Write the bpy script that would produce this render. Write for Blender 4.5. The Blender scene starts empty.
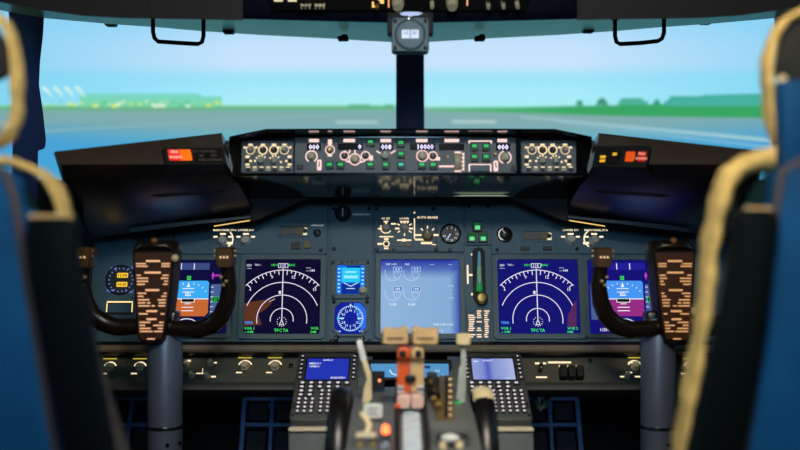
import bpy, bmesh, math, random
from mathutils import Vector, Matrix, noise
random.seed(7)
PI = math.pi
SC = bpy.context.scene
COL = SC.collection

# ------------------------------------------------------------------ camera
K = 1040.0                       # focal length in pixels for an 800x450 frame
CAMZ = 1.0
cam_d = bpy.data.cameras.new('camera'); cam = bpy.data.objects.new('camera', cam_d); COL.objects.link(cam)
cam.location = (0, 0, CAMZ); cam.rotation_euler = (PI/2, 0, 0)
cam_d.sensor_width = 36; cam_d.lens = K/800*36; cam_d.clip_start = 0.05
cam_d.dof.use_dof = True; cam_d.dof.focus_distance = 2.24; cam_d.dof.aperture_fstop = 1.9
SC.camera = cam
# ------------------------------------------------------------------ world, lights, exposure
w = bpy.data.worlds.new('world'); SC.world = w; w.use_nodes = True
w.node_tree.nodes['Background'].inputs[0].default_value = (0.02, 0.035, 0.05, 1)
w.node_tree.nodes['Background'].inputs[1].default_value = 0.12
SC.view_settings.view_transform = 'Standard'; SC.view_settings.look = 'None'
SC.view_settings.exposure = 0; SC.view_settings.gamma = 1; SC.view_settings.use_curve_mapping = False

def light(name, kind, loc, energy, color, size=.1, target=None, spot=None, blend=.5):
    d = bpy.data.lights.new(name, kind); d.energy = energy; d.color = color
    if kind == 'AREA': d.shape = 'DISK'; d.size = size
    else: d.shadow_soft_size = size
    if spot: d.spot_size = spot; d.spot_blend = blend
    o = bpy.data.objects.new(name, d); COL.objects.link(o); o.location = loc
    if target is not None:
        o.rotation_euler = (Vector(target)-Vector(loc)).to_track_quat('-Z', 'Y').to_euler()
    return o
# lamps in the cockpit ceiling behind the photographer's head line, and the blue cabin light at the rear
light('dome_lamp', 'AREA', (0.05, 0.62, 1.70), 9.0, (1.0, .95, .86), .26, (0.05, 1.6, .7))
light('pedestal_flood', 'SPOT', (0.02, .95, 1.70), 36.0, (1.0, .93, .82), .03, (0.02, 1.68, .70), .50, .7)
light('map_lamp_captain', 'SPOT', (-0.26, .62, 1.69), 7.0, (1.0, .70, .26), .03, (-.40, 1.24, 1.12), .8, .6)
light('map_lamp_officer', 'SPOT', (0.25, .62, 1.69), 11.0, (1.0, .70, .26), .03, (.40, 1.24, 1.05), .8, .6)
light('cabin_lamp', 'AREA', (0.0, -.45, 1.6), 8.0, (.42, .74, 1.0), .5, (0, 1.6, .9))
for sx in (-1, 1): light('footwell_lamp', 'POINT', (.02+.40*sx, 2.30, .66), .12, (.35, .6, 1.0), .03)

# ------------------------------------------------------------------ helpers
def lin(c):
    return tuple(((x/255)/12.92 if x/255 <= .04045 else ((x/255+.055)/1.055)**2.4) for x in c)
MATS = {}
def mat(name, c, rough=.5, metal=0, spec=.5, var=.12, scale=60, bump=0, coat=0, emit=None, es=1):
    if name in MATS: return MATS[name]
    m = bpy.data.materials.new(name); m.use_nodes = True; nt = m.node_tree
    b = nt.nodes['Principled BSDF']; l = lin(c)
    b.inputs['Roughness'].default_value = rough; b.inputs['Metallic'].default_value = metal
    b.inputs['Specular IOR Level'].default_value = spec; b.inputs['Coat Weight'].default_value = coat
    tc = nt.nodes.new('ShaderNodeTexCoord'); nz = nt.nodes.new('ShaderNodeTexNoise')
    nz.inputs['Scale'].default_value = scale; nz.inputs['Detail'].default_value = 3
    rp = nt.nodes.new('ShaderNodeValToRGB')
    rp.color_ramp.elements[0].color = tuple(x*(1-var) for x in l)+(1,); rp.color_ramp.elements[0].position = .3
    rp.color_ramp.elements[1].color = tuple(min(1, x*(1+var)) for x in l)+(1,); rp.color_ramp.elements[1].position = .7
    nt.links.new(tc.outputs['Object'], nz.inputs['Vector']); nt.links.new(nz.outputs['Fac'], rp.inputs['Fac'])
    nt.links.new(rp.outputs['Color'], b.inputs['Base Color'])
    if bump:
        bp = nt.nodes.new('ShaderNodeBump'); bp.inputs['Strength'].default_value = bump; bp.inputs['Distance'].default_value = .004
        nt.links.new(nz.outputs['Fac'], bp.inputs['Height']); nt.links.new(bp.outputs['Normal'], b.inputs['Normal'])
    if emit:
        b.inputs['Emission Color'].default_value = lin(emit)+(1,); b.inputs['Emission Strength'].default_value = es
    MATS[name] = m; return m
def emis(name, c, s=1.0):
    return mat(name, (6, 6, 8), .25, emit=c, es=s)
def attr_mat(name, s, glass=False):
    m = bpy.data.materials.new(name); m.use_nodes = True; nt = m.node_tree
    b = nt.nodes['Principled BSDF']; b.inputs['Base Color'].default_value = (.004, .004, .005, 1); b.inputs['Roughness'].default_value = .4
    if not glass: b.inputs['Specular IOR Level'].default_value = 0.0
    a = nt.nodes.new('ShaderNodeAttribute'); a.attribute_name = 'Col'
    nt.links.new(a.outputs['Color'], b.inputs['Emission Color']); b.inputs['Emission Strength'].default_value = s
    MATS[name] = m; return m
M_SYM = attr_mat('lit_symbols', 1.0); M_LEG = attr_mat('backlit_lettering', 1.15); M_PIC = attr_mat('projected_picture', 1.0); M_DIG = attr_mat('bright_digits', 1.7)

M = dict(
 panel=mat('panel_grey_blue', (70, 108, 128), .5, var=.06), plate=mat('panel_plate_paint', (76, 114, 134), .48, var=.07),
 bezel=mat('bezel_grey', (80, 110, 122), .45, var=.05), black=mat('matte_black', (13, 13, 14), .6), gloss=mat('gloss_black', (7, 7, 9), .12, spec=1.0, var=.3), winggloss=mat('wing_gloss_black', (7, 7, 9), .3, spec=.8, var=.3),
 shroud=mat('shroud_black', (16, 14, 13), .35, bump=.05, scale=300), strip=mat('strip_grey', (66, 76, 86), .4, metal=.3), earband=mat('dark_brown_vinyl', (72, 58, 47), .5, bump=.15, scale=400),
 mcp=mat('mode_panel_grey', (112, 122, 128), .5, var=.05), rubber=mat('rubber', (10, 10, 10), .7), knobg=mat('knob_grey', (176, 176, 166), .45),
 knobb=mat('knob_black', (26, 26, 25), .4), knobt=mat('knob_tan', (222, 206, 170), .45), screw=mat('screw_dark', (20, 22, 25), .35, metal=.6),
 chrome=mat('polished_metal', (200, 200, 198), .2, metal=1), frame=mat('window_frame_grey', (250, 214, 156), .32, spec=.8, var=.1, scale=8),
 navy=mat('navy_gloss', (12, 18, 34), .25, spec=.4, var=.3), pillar=mat('pillar_navy', (30, 42, 96), .5), liner=mat('ceiling_liner', (40, 31, 27), .65, bump=.2, scale=200),
 wall=mat('wall_dark', (22, 26, 30), .8), floor=mat('floor_dark', (18, 20, 24), .85, bump=.2), brown=mat('placard_brown', (80, 46, 24), .42, var=.15),
 hub=mat('yoke_black', (34, 24, 18), .26), steel=mat('column_steel', (128, 138, 160), .38, metal=.55, var=.1, scale=12),
 seat=mat('seat_shell_blue', (4, 76, 128), .65, spec=.2, var=.18, scale=15, bump=.1), seatdark=mat('armrest_black', (3, 12, 15), .6, spec=.12, var=.15),
 cushion=mat('cushion_green_black', (8, 34, 38), .8, spec=.1), fleece=mat('sheepskin', (226, 192, 118), .95, var=.2, scale=70, bump=.9),
 piping=mat('seat_piping', (70, 60, 66), .6), quad=mat('quadrant_grey', (96, 98, 96), .5, var=.08), box=mat('pedestal_grey', (98, 104, 104), .55, var=.06),
 ivory=mat('ivory_plastic', (226, 206, 160), .45), tan=mat('tan_plastic', (214, 178, 126), .45), orange=mat('orange_lever', (226, 96, 42), .4), white=mat('white_plastic', (225, 226, 220), .45),
 ledge=mat('ledge_brown_grey', (156, 144, 122), .5, var=.1), kick=mat('kick_panel_grey', (88, 86, 74), .55, var=.08), pedal=mat('pedal_blue_steel', (60, 96, 136), .5),
 glassdk=mat('display_glass_dark', (5, 6, 14), .3, spec=.05), brass=mat('brass', (170, 140, 80), .35, metal=.7), yel=mat('light_wood_edge', (222, 206, 176), .5), keyb=mat('key_black', (28, 28, 28), .5))

class MB:
    def __init__(s): s.v = []; s.f = []; s.c = []; s.col = (1, 1, 1)
    def add(s, vs, fs):
        n = len(s.v); s.v += [tuple(p) for p in vs]; s.c += [s.col]*len(vs); s.f += [tuple(i+n for i in f) for f in fs]; return s
    def color(s, c): s.col = lin(c); return s
    def box(s, c, d):
        x, y, z = c; a, b, e = d[0]/2, d[1]/2, d[2]/2
        return s.add([(x-a,y-b,z-e),(x+a,y-b,z-e),(x+a,y+b,z-e),(x-a,y+b,z-e),(x-a,y-b,z+e),(x+a,y-b,z+e),(x+a,y+b,z+e),(x-a,y+b,z+e)],
                     [(0,3,2,1),(4,5,6,7),(0,1,5,4),(1,2,6,5),(2,3,7,6),(3,0,4,7)])
    def loft(s, rings, closed=True, caps=True):
        n = len(rings[0]); vs = [p for r in rings for p in r]; fs = []
        for k in range(len(rings)-1):
            for i in range(n if closed else n-1):
                j = (i+1) % n; fs.append((k*n+i, k*n+j, (k+1)*n+j, (k+1)*n+i))
        if caps and closed: fs.append(tuple(reversed(range(n)))); fs.append(tuple((len(rings)-1)*n+i for i in range(n)))
        return s.add(vs, fs)
    def prism(s, poly, z0, z1, ch=0):
        if ch:
            cx = sum(p[0] for p in poly)/len(poly); cy = sum(p[1] for p in poly)/len(poly)
            ins = []
            for x, y in poly:
                d = math.hypot(x-cx, y-cy) or 1; ins.append((x-(x-cx)/d*ch, y-(y-cy)/d*ch))
            return s.loft([[(x,y,z0) for x,y in poly], [(x,y,z1-ch) for x,y in poly], [(x,y,z1) for x,y in ins]])
        return s.loft([[(x,y,z0) for x,y in poly], [(x,y,z1) for x,y in poly]])
    def frame(s, o, i, z0, z1, ch=0):
        n = len(o)
        oc = [(x*(1-ch), y*(1-ch)) for x, y in o] if False else o
        vs = [(x,y,z0) for x,y in o]+[(x,y,z1) for x,y in o]+[(x,y,z1) for x,y in i]+[(x,y,z0) for x,y in i]
        fs = []
        for k in range(n):
            j = (k+1) % n
            for a in range(4):
                b = (a+1) % 4; fs.append((a*n+k, a*n+j, b*n+j, b*n+k))
        return s.add(vs, fs)
    def lathe(s, prof, n=20, c=(0,0,0), flute=0, fn=0):
        rings = []
        for r, z in prof:
            rings.append([(c[0]+(r*(1-flute*(k % 2)))*math.cos(2*PI*k/n), c[1]+(r*(1-flute*(k % 2)))*math.sin(2*PI*k/n), c[2]+z) for k in range(n)])
        return s.loft(rings)
    def tube(s, path, rad, n=12, sq=1.0, up=(0,0,1)):
        path = [Vector(p) for p in path]; rings = []; up = Vector(up)
        for i, p in enumerate(path):
            t = (path[min(i+1, len(path)-1)]-path[max(i-1, 0)]).normalized()
            a = t.cross(up)
            a = a.normalized() if a.length > 1e-4 else Vector((1,0,0)); b = a.cross(t).normalized()
            r = rad[i] if isinstance(rad, (list, tuple)) else rad
            rings.append([tuple(p+a*r*math.cos(2*PI*k/n)+b*r*sq*math.sin(2*PI*k/n)) for k in range(n)])
        return s.loft(rings)
    def flat(s, poly, z=0): return s.add([(x,y,z) for x,y in poly], [tuple(range(len(poly)))])
    def rect(s, x, y, w, h, z=0): return s.flat([(x-w/2,y-h/2),(x+w/2,y-h/2),(x+w/2,y+h/2),(x-w/2,y+h/2)], z)
    def line(s, p, q, w, z=0):
        dx, dy = q[0]-p[0], q[1]-p[1]; l = math.hypot(dx, dy) or 1; nx, ny = -dy/l*w/2, dx/l*w/2
        return s.flat([(p[0]-nx,p[1]-ny),(q[0]-nx,q[1]-ny),(q[0]+nx,q[1]+ny),(p[0]+nx,p[1]+ny)], z)
    def arc(s, cx, cy, r, a0, a1, wd, z=0, n=None):
        n = n or max(4, int(abs(a1-a0)/9)); vs = []; fs = []
        for k in range(n+1):
            a = math.radians(a0+(a1-a0)*k/n)
            vs += [(cx+(r-wd/2)*math.cos(a), cy+(r-wd/2)*math.sin(a), z), (cx+(r+wd/2)*math.cos(a), cy+(r+wd/2)*math.sin(a), z)]
        for k in range(n): fs.append((2*k, 2*k+1, 2*k+3, 2*k+2))
        return s.add(vs, fs)
    def text(s, t, x, y, h, z=0, al=.5, sx=1.0):
        vs, fs, wd = glyphs(t); k = h/.7
        return s.add([(x+(p[0]-wd*al)*k*sx, y+(p[1]-.35)*k, z) for p in vs], fs)
    def mesh(s, name, m, bevel=0, seg=2, smooth=True, ang=38):
        me = bpy.data.meshes.new(name); me.from_pydata(s.v, [], s.f); me.validate()
        if m in (M_SYM, M_LEG, M_PIC, M_DIG):
            at = me.attributes.new('Col', 'FLOAT_COLOR', 'POINT')
            at.data.foreach_set('color', [x for c in s.c for x in (c[0], c[1], c[2], 1)])
        else:
            bm = bmesh.new(); bm.from_mesh(me)
            bmesh.ops.recalc_face_normals(bm, faces=bm.faces)
            if bevel: bmesh.ops.bevel(bm, geom=bm.edges[:], offset=bevel, segments=seg, affect='EDGES', profile=.5, clamp_overlap=True)
            bm.to_mesh(me); bm.free()
            if smooth: me.shade_smooth(); me.set_sharp_from_angle(angle=math.radians(ang))
        me.materials.append(m); return me
    def build(s, name, m, parent=None, loc=None, **kw):
        return link(name, s.mesh(name, m, **kw), parent, loc)
def link(name, me, parent=None, loc=None, rot=None):
    o = bpy.data.objects.new(name, me); COL.objects.link(o)
    if name in ('backlit_lettering', 'symbology', 'lettering', 'markings'): o['kind'] = 'stuff'
    if parent: o.parent = parent
    if loc is not None: o.location = loc
    if rot is not None: o.rotation_euler = rot
    return o
GL = {}
def glyphs(t):
    if t in GL: return GL[t]
    c = bpy.data.curves.new('glyph', 'FONT'); c.body = t; c.resolution_u = 1; c.offset = .018
    o = bpy.data.objects.new('glyph', c); COL.objects.link(o)
    me = o.evaluated_get(bpy.context.evaluated_depsgraph_get()).to_mesh()
    vs = [(v.co.x, v.co.y) for v in me.vertices]; fs = [tuple(p.vertices) for p in me.polygons]
    xs = [v[0] for v in vs] or [0]; x0 = min(xs); vs = [(a-x0, b) for a, b in vs]
    bpy.data.objects.remove(o); bpy.data.curves.remove(c)
    GL[t] = (vs, fs, max(xs)-x0); return GL[t]
def rrect(cx, cy, w, h, r, n=3):
    p = []
    for (sx, sy, a) in ((1,-1,-90),(1,1,0),(-1,1,90),(-1,-1,180)):
        for k in range(n+1):
            t = math.radians(a+90*k/n); p.append((cx+sx*(w/2-r)+r*math.cos(t), cy+sy*(h/2-r)+r*math.sin(t)))
    return p
def P(px, py, Y): return Vector(((px-400)/K*Y, Y, CAMZ+(225-py)/K*Y))
class Plane:
    def __init__(s, p0, u, v):
        s.p0 = Vector(p0); s.u = Vector(u).normalized(); v = Vector(v); s.n = s.u.cross(v).normalized(); s.v = s.n.cross(s.u)
        s.R = Matrix((s.u, s.v, s.n)).transposed()
    def hit(s, px, py):
        o = Vector((0,0,CAMZ)); d = P(px, py, 1)-o; t = (s.p0-o).dot(s.n)/d.dot(s.n); return o+d*t
def VP(Y): return Plane((0,Y,CAMZ), (1,0,0), (0,0,1))
def PP(top, bot): return Plane(bot, (1,0,0), Vector(top)-Vector(bot))
def tag(o, label, cat, group=None):
    o['label'] = label; o['category'] = cat
    if group: o['group'] = group
    return o
class T:                                   # a thing: an Empty at its base, parts are its children
    def __init__(s, name, label, cat, plane=None, px=0, py=0, loc=None, group=None):
        s.plane = plane; s.o = bpy.data.objects.new(name, None); COL.objects.link(s.o); s.o.empty_display_size = .02
        s.loc = plane.hit(px, py) if plane else Vector(loc); s.o.location = s.loc
        if plane: s.o.rotation_euler = plane.R.to_euler()
        s.s = s.loc.y/K; tag(s.o, label, cat, group)
    def uv(s, px, py):
        d = s.plane.hit(px, py)-s.loc; return (d.dot(s.plane.u), d.dot(s.plane.v))
    def L(s, p): return tuple(Vector(p)-s.loc)      # world point to local (unrotated things only)
    def part(s, name, mb, m, parent=None, **kw): return mb.build(name, m, parent or s.o, **kw)
def struct(o): o['kind'] = 'structure'; return o
XC = .02
def mir(p): return (2*XC-p[0], p[1], p[2])
WARM = (255, 226, 178); PINK = (255, 214, 206); GRN = (48, 205, 105); WHT = (235, 235, 250)

# ------------------------------------------------------------------ the cockpit shell (structure)
def wbox(name, a, b, m): 
    mb = MB(); mb.box([(a[i]+b[i])/2 for i in range(3)], [abs(b[i]-a[i]) for i in range(3)]); return struct(mb.build(name, m))
wbox('floor', (-1.08,-.72,-.05), (1.12,2.8,0), M['floor'])
wbox('ceiling', (-1.08,-.72,1.76), (1.12,1.98,1.82), M['liner'])
wbox('wall_back', (-1.08,-.72,0), (1.12,-.66,1.76), M['wall'])
wbox('wall_front', (-.72,2.72,0), (.76,2.78,1.14), M['wall'])
for side in (-1, 1):
    mb = MB(); fx = (lambda p: p) if side < 0 else mir
    pl = [(-1.02, -.66), (-1.02, 1.6), (-.72, 2.75), (-.76, 2.77), (-1.08, 1.62), (-1.08, -.66)]
    mb.loft([[fx((x, y, z)) for x, y in pl] for z in (0, 1.105)])
    up = [(-1.02, -.66), (-1.02, .95), (-1.08, .95), (-1.08, -.66)]
    mb.loft([[fx((x, y, z)) for x, y in up] for z in (1.1, 1.76)])
    ov = [(-1.02, .95), (-1.02, 1.7), (-.9, 2.2), (-.96, 2.24), (-1.08, 1.7), (-1.08, .95)]
    mb.loft([[fx((x, y, z)) for x, y in ov] for z in (1.52, 1.76)])
    struct(mb.build('wall_left' if side < 0 else 'wall_right', M['wall']))
# windscreen header: underside slopes from the overhead down to the top edge of the panes
hx = [(-30,5),(10,12),(43,18),(70,20.5),(110,24),(160,27.5),(200,31),(260,35),(320,38),(370,41),(409,43)]
hp = [P(x, y, 2.60-.00000330*abs(x-409)**2*.9) for x, y in hx]
hp = hp+[Vector(mir(p)) for p in reversed(hp[:-1])]
rings = []
for p in hp:
    rings.append([(p.x, p.y, p.z), (p.x*.985, p.y-.30, p.z-.008), (p.x*.985, p.y-.30, p.z+.5), (p.x, p.y+.04, p.z+.5), (p.x, p.y+.04, p.z+.012)])
struct(MB().loft(rings).build('trim_1', M['frame'], ang=60))
# side pillars of the windscreen
for side, nm in ((-1, 'trim_2'), (1, 'trim_3')):
    pl = [(8,0),(45,0),(43,35),(40,62),(39,85),(43,112),(46,140),(45,148),(41,150),(38,150),(38,200),(12,200),(13,100)]
    f = (lambda p: p) if side < 0 else mir
    struct(MB().loft([[f(tuple(P(x, y, Y))) for x, y in pl] for Y in (2.20, 2.28)]).build(nm, M['pillar'], bevel=.004, seg=1))
# centre post
pl = [(396,20),(424,20),(424.5,140),(396,140)]
struct(MB().loft([[tuple(P(x, y, 2.62)) for x, y in pl], [tuple(P(x, y, 2.62)+Vector((0,.09,0))) for x, y in pl]]).build('trim_4', M['pillar'], bevel=.006))

# ------------------------------------------------------------------ projection screen outside the windows
scr = T('projection_screen', 'wraparound simulator screen outside the windscreen showing airfield and pale sky', 'screen', loc=(XC, 1.2, 0))
RS = 2.9
def onscr(px, py, k=0):
    R = RS-.004*k; dx = (px-400)/K; a = dx*dx+1; b = -2*(dx*XC+1.2); c = XC*XC+1.44-R*R
    return P(px, py, (-b+math.sqrt(b*b-4*a*c))/(2*a))-scr.loc
def mix(a, b, t): return tuple(x+(y-x)*t for x, y in zip(a, b))
def ramp(st, y):
    for (y0, c0), (y1, c1) in zip(st, st[1:]):
        if y <= y1: return mix(c0, c1, max(0, min(1, (y-y0)/(y1-y0))))
    return st[-1][1]
def grid(x0, x1, y0, y1, nx, ny, fn, k):
    mb = MB()
    for j in range(ny+1):
        for i in range(nx+1):
            x = x0+(x1-x0)*i/nx; t0 = y0(x) if callable(y0) else y0; t1 = y1(x) if callable(y1) else y1
            y = t0+(t1-t0)*j/ny; mb.col = lin(fn(x, y)); mb.v.append(tuple(onscr(x, y, k))); mb.c.append(mb.col)
    for j in range(ny):
        for i in range(nx): a = j*(nx+1)+i; mb.f.append((a, a+1, a+nx+2, a+nx+1))
    return mb
SKY = [(-60,(135,205,248)),(20,(165,218,250)),(45,(196,226,252)),(66,(200,228,252)),(76,(160,228,250)),(96,(168,236,252)),(108,(170,240,240))]
def skyc(x, y):
    c = ramp(SKY, y); e = min(1, max(0, (abs(x-409)-170)/250))
    return mix(c, (118, 205, 240), e*.75)
GND = [(106,(122,195,155)),(111,(122,174,166)),(118,(132,172,174)),(128,(126,172,178)),(134,(112,176,192)),(150,(70,165,215)),(180,(70,190,200)),(260,(40,110,120))]
def gndc(x, y):
    c = ramp(GND, y); e = min(1, max(0, (abs(x-409)-200)/170)); return mix(c, (70, 160, 215), e*.8*min(1, max(0, (y-114)/26)))
# the wide screen beyond the visible strip is a plain pale surface of the same picture
mb = MB()
for j, z in enumerate((.5, 1.44, 1.45, 3.2)):
    for i in range(61):
        a = math.radians(-20+220*i/60); mb.col = lin((96, 150, 160) if j < 2 else ((160,230,248) if j == 2 else (140,208,248)))
        mb.v.append(((RS+.004)*math.cos(a), (RS+.004)*math.sin(a), z)); mb.c.append(mb.col)
for j in range(3):
    for i in range(60): a = j*61+i; mb.f.append((a, a+1, a+62, a+61))
scr.part('screen_surface', mb, M_PIC)
scr.part('sky_picture', grid(-520, 1340, -120, 109, 150, 46, skyc, 0), M_PIC)
scr.part('airfield_picture', grid(-520, 1340, 107, 260, 150, 34, gndc, 1), M_PIC)
scr.part('grass_picture', grid(430, 1340, lambda x: 108.5-min(430, x-430)*.018, lambda x: 110+min(430, x-430)*.012+min(4, (x-430)*.02), 80, 3, lambda x, y: mix((96, 190, 130), (58, 165, 100), min(1, (x-430)/150)), 2), M_PIC)
scr.part('grass_picture', grid(-520, 396, 105.5, lambda x: 109 if x > 220 else 110, 40, 2, lambda x, y: (138, 214, 120) if y < 107 else (104, 176, 140), 2), M_PIC)
def hump(seed, amp, base):
    return lambda x: base-amp*(.55+.45*math.sin(x*.9+seed)*math.sin(x*.37+seed*2))
scr.part('terminal_picture', grid(80, 222, lambda x: 93.5 if x < 200 else 96.5, 107, 30, 2, lambda x, y: mix((122, 216, 206), (124, 212, 160), (y-93)/14), 3), M_PIC)
scr.part('hangar_picture', grid(664, 860, lambda x: 96 if 664+4 < x < 702 else (95-(x-702)*.028 if x >= 702 else 101), 106, 60, 2, lambda x, y: (72, 176, 160), 3), M_PIC)
scr.part('shed_picture', grid(618, 648, lambda x: 98 if 620 < x < 643 else 101, 105, 16, 1, lambda x, y: (80, 178, 156), 3), M_PIC)
scr.part('tree_picture', grid(596, 608, lambda x: 103-5*max(0, 1-((x-602)/5)**2)**.5, 105, 14, 1, lambda x, y: (58, 150, 120), 4), M_PIC)
scr.part('tree_picture', grid(576, 583, lambda x: 103-3*max(0, 1-((x-579.5)/3)**2)**.5, 105.5, 10, 1, lambda x, y: (62, 156, 128), 4), M_PIC)
scr.part('tree_picture', grid(652, 661, lambda x: 103-4*max(0, 1-((x-657)/3)**2)**.5, 104.5, 10, 1, lambda x, y: (62, 156, 128), 4), M_PIC)
scr.part('hedge_picture', grid(346, 394, lambda x: 104.5 if 348 < x < 371 or x > 384 else 106, 108, 48, 1, lambda x, y: (84, 178, 120), 3), M_PIC)
for i in range(4):
    x0 = 42+i*11
    scr.part('jet_bridge_picture', grid(x0, x0+10, lambda x, a=x0: 86+((x-a)/10)**2.2*10, lambda x, a=x0: 89+((x-a)/10)**1.2*8.5, 10, 1, lambda x, y: (206, 244, 236), 4), M_PIC)
for i in range(26):
    x0 = 46+i*7+random.uniform(-2, 2); wd = random.uniform(2, 6); y0 = random.uniform(100, 104)
    c = random.choice([(190, 240, 170), (150, 226, 170), (226, 245, 215), (90, 190, 150), (220, 235, 110)])
    scr.part('vehicle_picture', grid(x0, x0+wd, y0, y0+random.uniform(1.5, 3), 2, 1, lambda x, y, c=c: c, 5), M_PIC)
for x0, wd in ((93, 5), (112, 6), (152, 14), (186, 4)):
    scr.part('vehicle_picture', grid(x0, x0+wd, 104.5, 107.2, 3, 1, lambda x, y: (236, 240, 130) if x0 < 130 else (225, 246, 225), 6), M_PIC)
def stripe(x0, x1, ya, yb, c, n=20):
    scr.part('runway_marking_picture', grid(x0, x1, lambda x: ya[0]+(ya[1]-ya[0])*(x-x0)/(x1-x0), lambda x: yb[0]+(yb[1]-yb[0])*(x-x0)/(x1-x0), n, 1, lambda x, y: c, 3), M_PIC)
stripe(336, 378, (121, 121), (123.5, 123.5), (176, 206, 204)); stripe(452, 496, (120.5, 120.5), (123, 123), (186, 212, 208))
stripe(520, 1080, (116, 166), (117.2, 173), (164, 204, 214), 40); stripe(560, 1040, (122, 178), (122.8, 181), (136, 196, 220), 40)
stripe(-20, 330, (134, 114), (136, 115), (136, 182, 186)); stripe(-20, 230, (121, 120), (124, 122), (128, 172, 172))

# ------------------------------------------------------------------ overhead and soffits
ovh = T('overhead_panel', 'dark overhead switch panel above the windscreen with tan knobs', 'panel', loc=(XC, 1.9, 1.4))
def curve_box(name, pts, Ya, Yb, top, m, parent=None, org=None):
    o = Vector(org) if org is not None else Vector()
    rings = [[tuple(P(x, y, Ya)-o), tuple(P(x, y-1.5, Yb)-o), (P(x, y, Yb).x-o.x, Yb-o.y, top-o.z), (P(x, y, Ya).x-o.x, Ya-.03-o.y, top-o.z)] for x, y in pts]
    return MB().loft(rings).build(name, m, parent, ang=50)
lipb = [(243,19),(300,20.5),(360,22),(409,23),(460,22),(520,20.5),(577,19)]
rings = [[ovh.L(P(x, y, 1.995)), ovh.L(P(x, y-10, 1.985)), ovh.L(P(x, y-10, 1.985)+Vector((0,0,.33))), ovh.L(P(x, y, 2.12)+Vector((0,0,.3))), ovh.L(P(x, y-1.5, 2.12))] for x, y in lipb]
ovh.part('front_lip', MB().loft(rings), M['navy'], ang=50)
OV = Plane(P(409, 10, 1.975), (1,0,0), Vector((0,.36,-.30))*1)
def ovl(px, py, off=0): return tuple(OV.hit(px, py)+OV.n*off*(1 if OV.n.y < 0 else -1)-ovh.loc)
on = OV.n if OV.n.y < 0 else -OV.n
a, b = P(272, 10.5, 1.975), P(526, 10.5, 1.975)
back = Vector((0, -.36, .30))
mb = MB(); mb.loft([[ovh.L(a), ovh.L(b), ovh.L(b+back), ovh.L(a+back)], [ovh.L(p-on*.04) for p in (a, b, b+back, a+back)]]); ovh.part('switch_plate', mb, M['knobb'])
def stud(name, px, py, r, h, m):
    c = Vector(ovl(px, py)); mb = MB(); mb.tube([c-on*.01, c+on*h*.6, c+on*h], [r, r, r*.8], n=14); return ovh.part(name, mb, m)
for px, py, r in ((398,1,.0115),(452,1,.0115)): stud('knob', px, py, r, .02, M['knobt'])
for px, py in ((432,2),(488,2),(503,2),(517,2),(488,-8),(503,-8)): stud('knob', px, py, .0045, .018, M['knobt'])
for gx in (306, 320):
    for d in (-4, 0, 4): stud('toggle_switch', gx+d, 4, .0022, .014, M['ivory'])
    mb = MB(); mb.box(ovl(gx, 1.5, .012), (.02, .004, .004)); ovh.part('switch_guard', mb, M['ivory'])
leg = MB()
def ovleg(x0, y0, x1, y1, c):
    leg.color(c); leg.add([ovl(x0, y1, .002), ovl(x1, y1, .002), ovl(x1, y0, .002), ovl(x0, y0, .002)], [(0,1,2,3)])
for r in ((372,1,374,7),(374,5,379,7),(380,0,384,3),(378,-2,384,0)): ovleg(*r, (255, 205, 120))
for r in ((388,-3,389.4,7),(466.5,-3,468,5)): ovleg(*r, (255, 170, 130))
for r in ((274,-1,283,1),(288,-1,297,1)): ovleg(*r, (220, 205, 170))
ovh.part('backlit_lettering', leg, M_LEG)
stud('knob', 377, 5, .004, .012, M['brass'])
for side in (-1, 1):
    pts = [(-60,-12),(-20,-5),(0,2),(40,10),(80,15.5),(120,18),(243,20.2)]
    if side > 0: pts = [(818-x+2, y) for x, y in reversed(pts)]; pts[0] = (577, 20)
    o = struct(curve_box('trim_5' if side < 0 else 'trim_6', pts, 1.92, 2.16, 1.76, M['liner']))
# visor rail clips on the header
for i, (px, py) in enumerate(((110,23.5),(228,31),(343,38),(480,38),(589,30),(707,21.5))):
    t = T('visor_clip', ['small dark sun visor clip on frame, outermost above captain windscreen', 'small dark sun visor clip on frame between grab handle and captain windscreen centre', 'small dark sun visor clip on frame beside the compass, captain side',
      'small dark sun visor clip on frame beside the compass, first officer side', 'small dark sun visor clip just inboard of first officer grab handle', 'small dark sun visor clip on frame, outermost above first officer windscreen'][i], 'clip', VP(2.46), px, py, group='visor clips on windscreen frame')
    mb = MB(); mb.prism(rrect(0, 0, .026, .010, .004), -.02, .004, .002); c = t.part('clip_body', mb, M['black'])
    mb = MB(); mb.prism(rrect(.004, .004, .014, .006, .002), -.03, .012, .001); t.part('clip_tongue', mb, M['black'])
for side in (-1, 1):
    t = T('grab_handle', 'black U-shaped grab handle hanging above the %s windscreen' % ('captain' if side < 0 else 'first officer'), 'handle', VP(2.2), 178 if side < 0 else 639, 20, group='windscreen grab handles')
    pts = [(153,12),(153,32),(154.5,38),(158,41.5),(180,43),(198,44),(202,42),(203.5,36),(203.5,12)] if side < 0 else [(615,14),(615,36),(616.5,42),(620,44),(640,43),(658,41),(662,38.5),(664,33),(664,12)]
    mb = MB(); mb.tube([t.uv(x, y)+(0,) for x, y in pts], .0046, n=10); t.part('handle_bar', mb, M['black'])
    for e in (0, -1):
        x, y = t.uv(pts[e][0], pts[e][1]+4); mb = MB(); mb.tube([(x, y-.004, 0), (x, y+.01, 0)], .008, n=10); t.part('mount', mb, M['black'])

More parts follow.
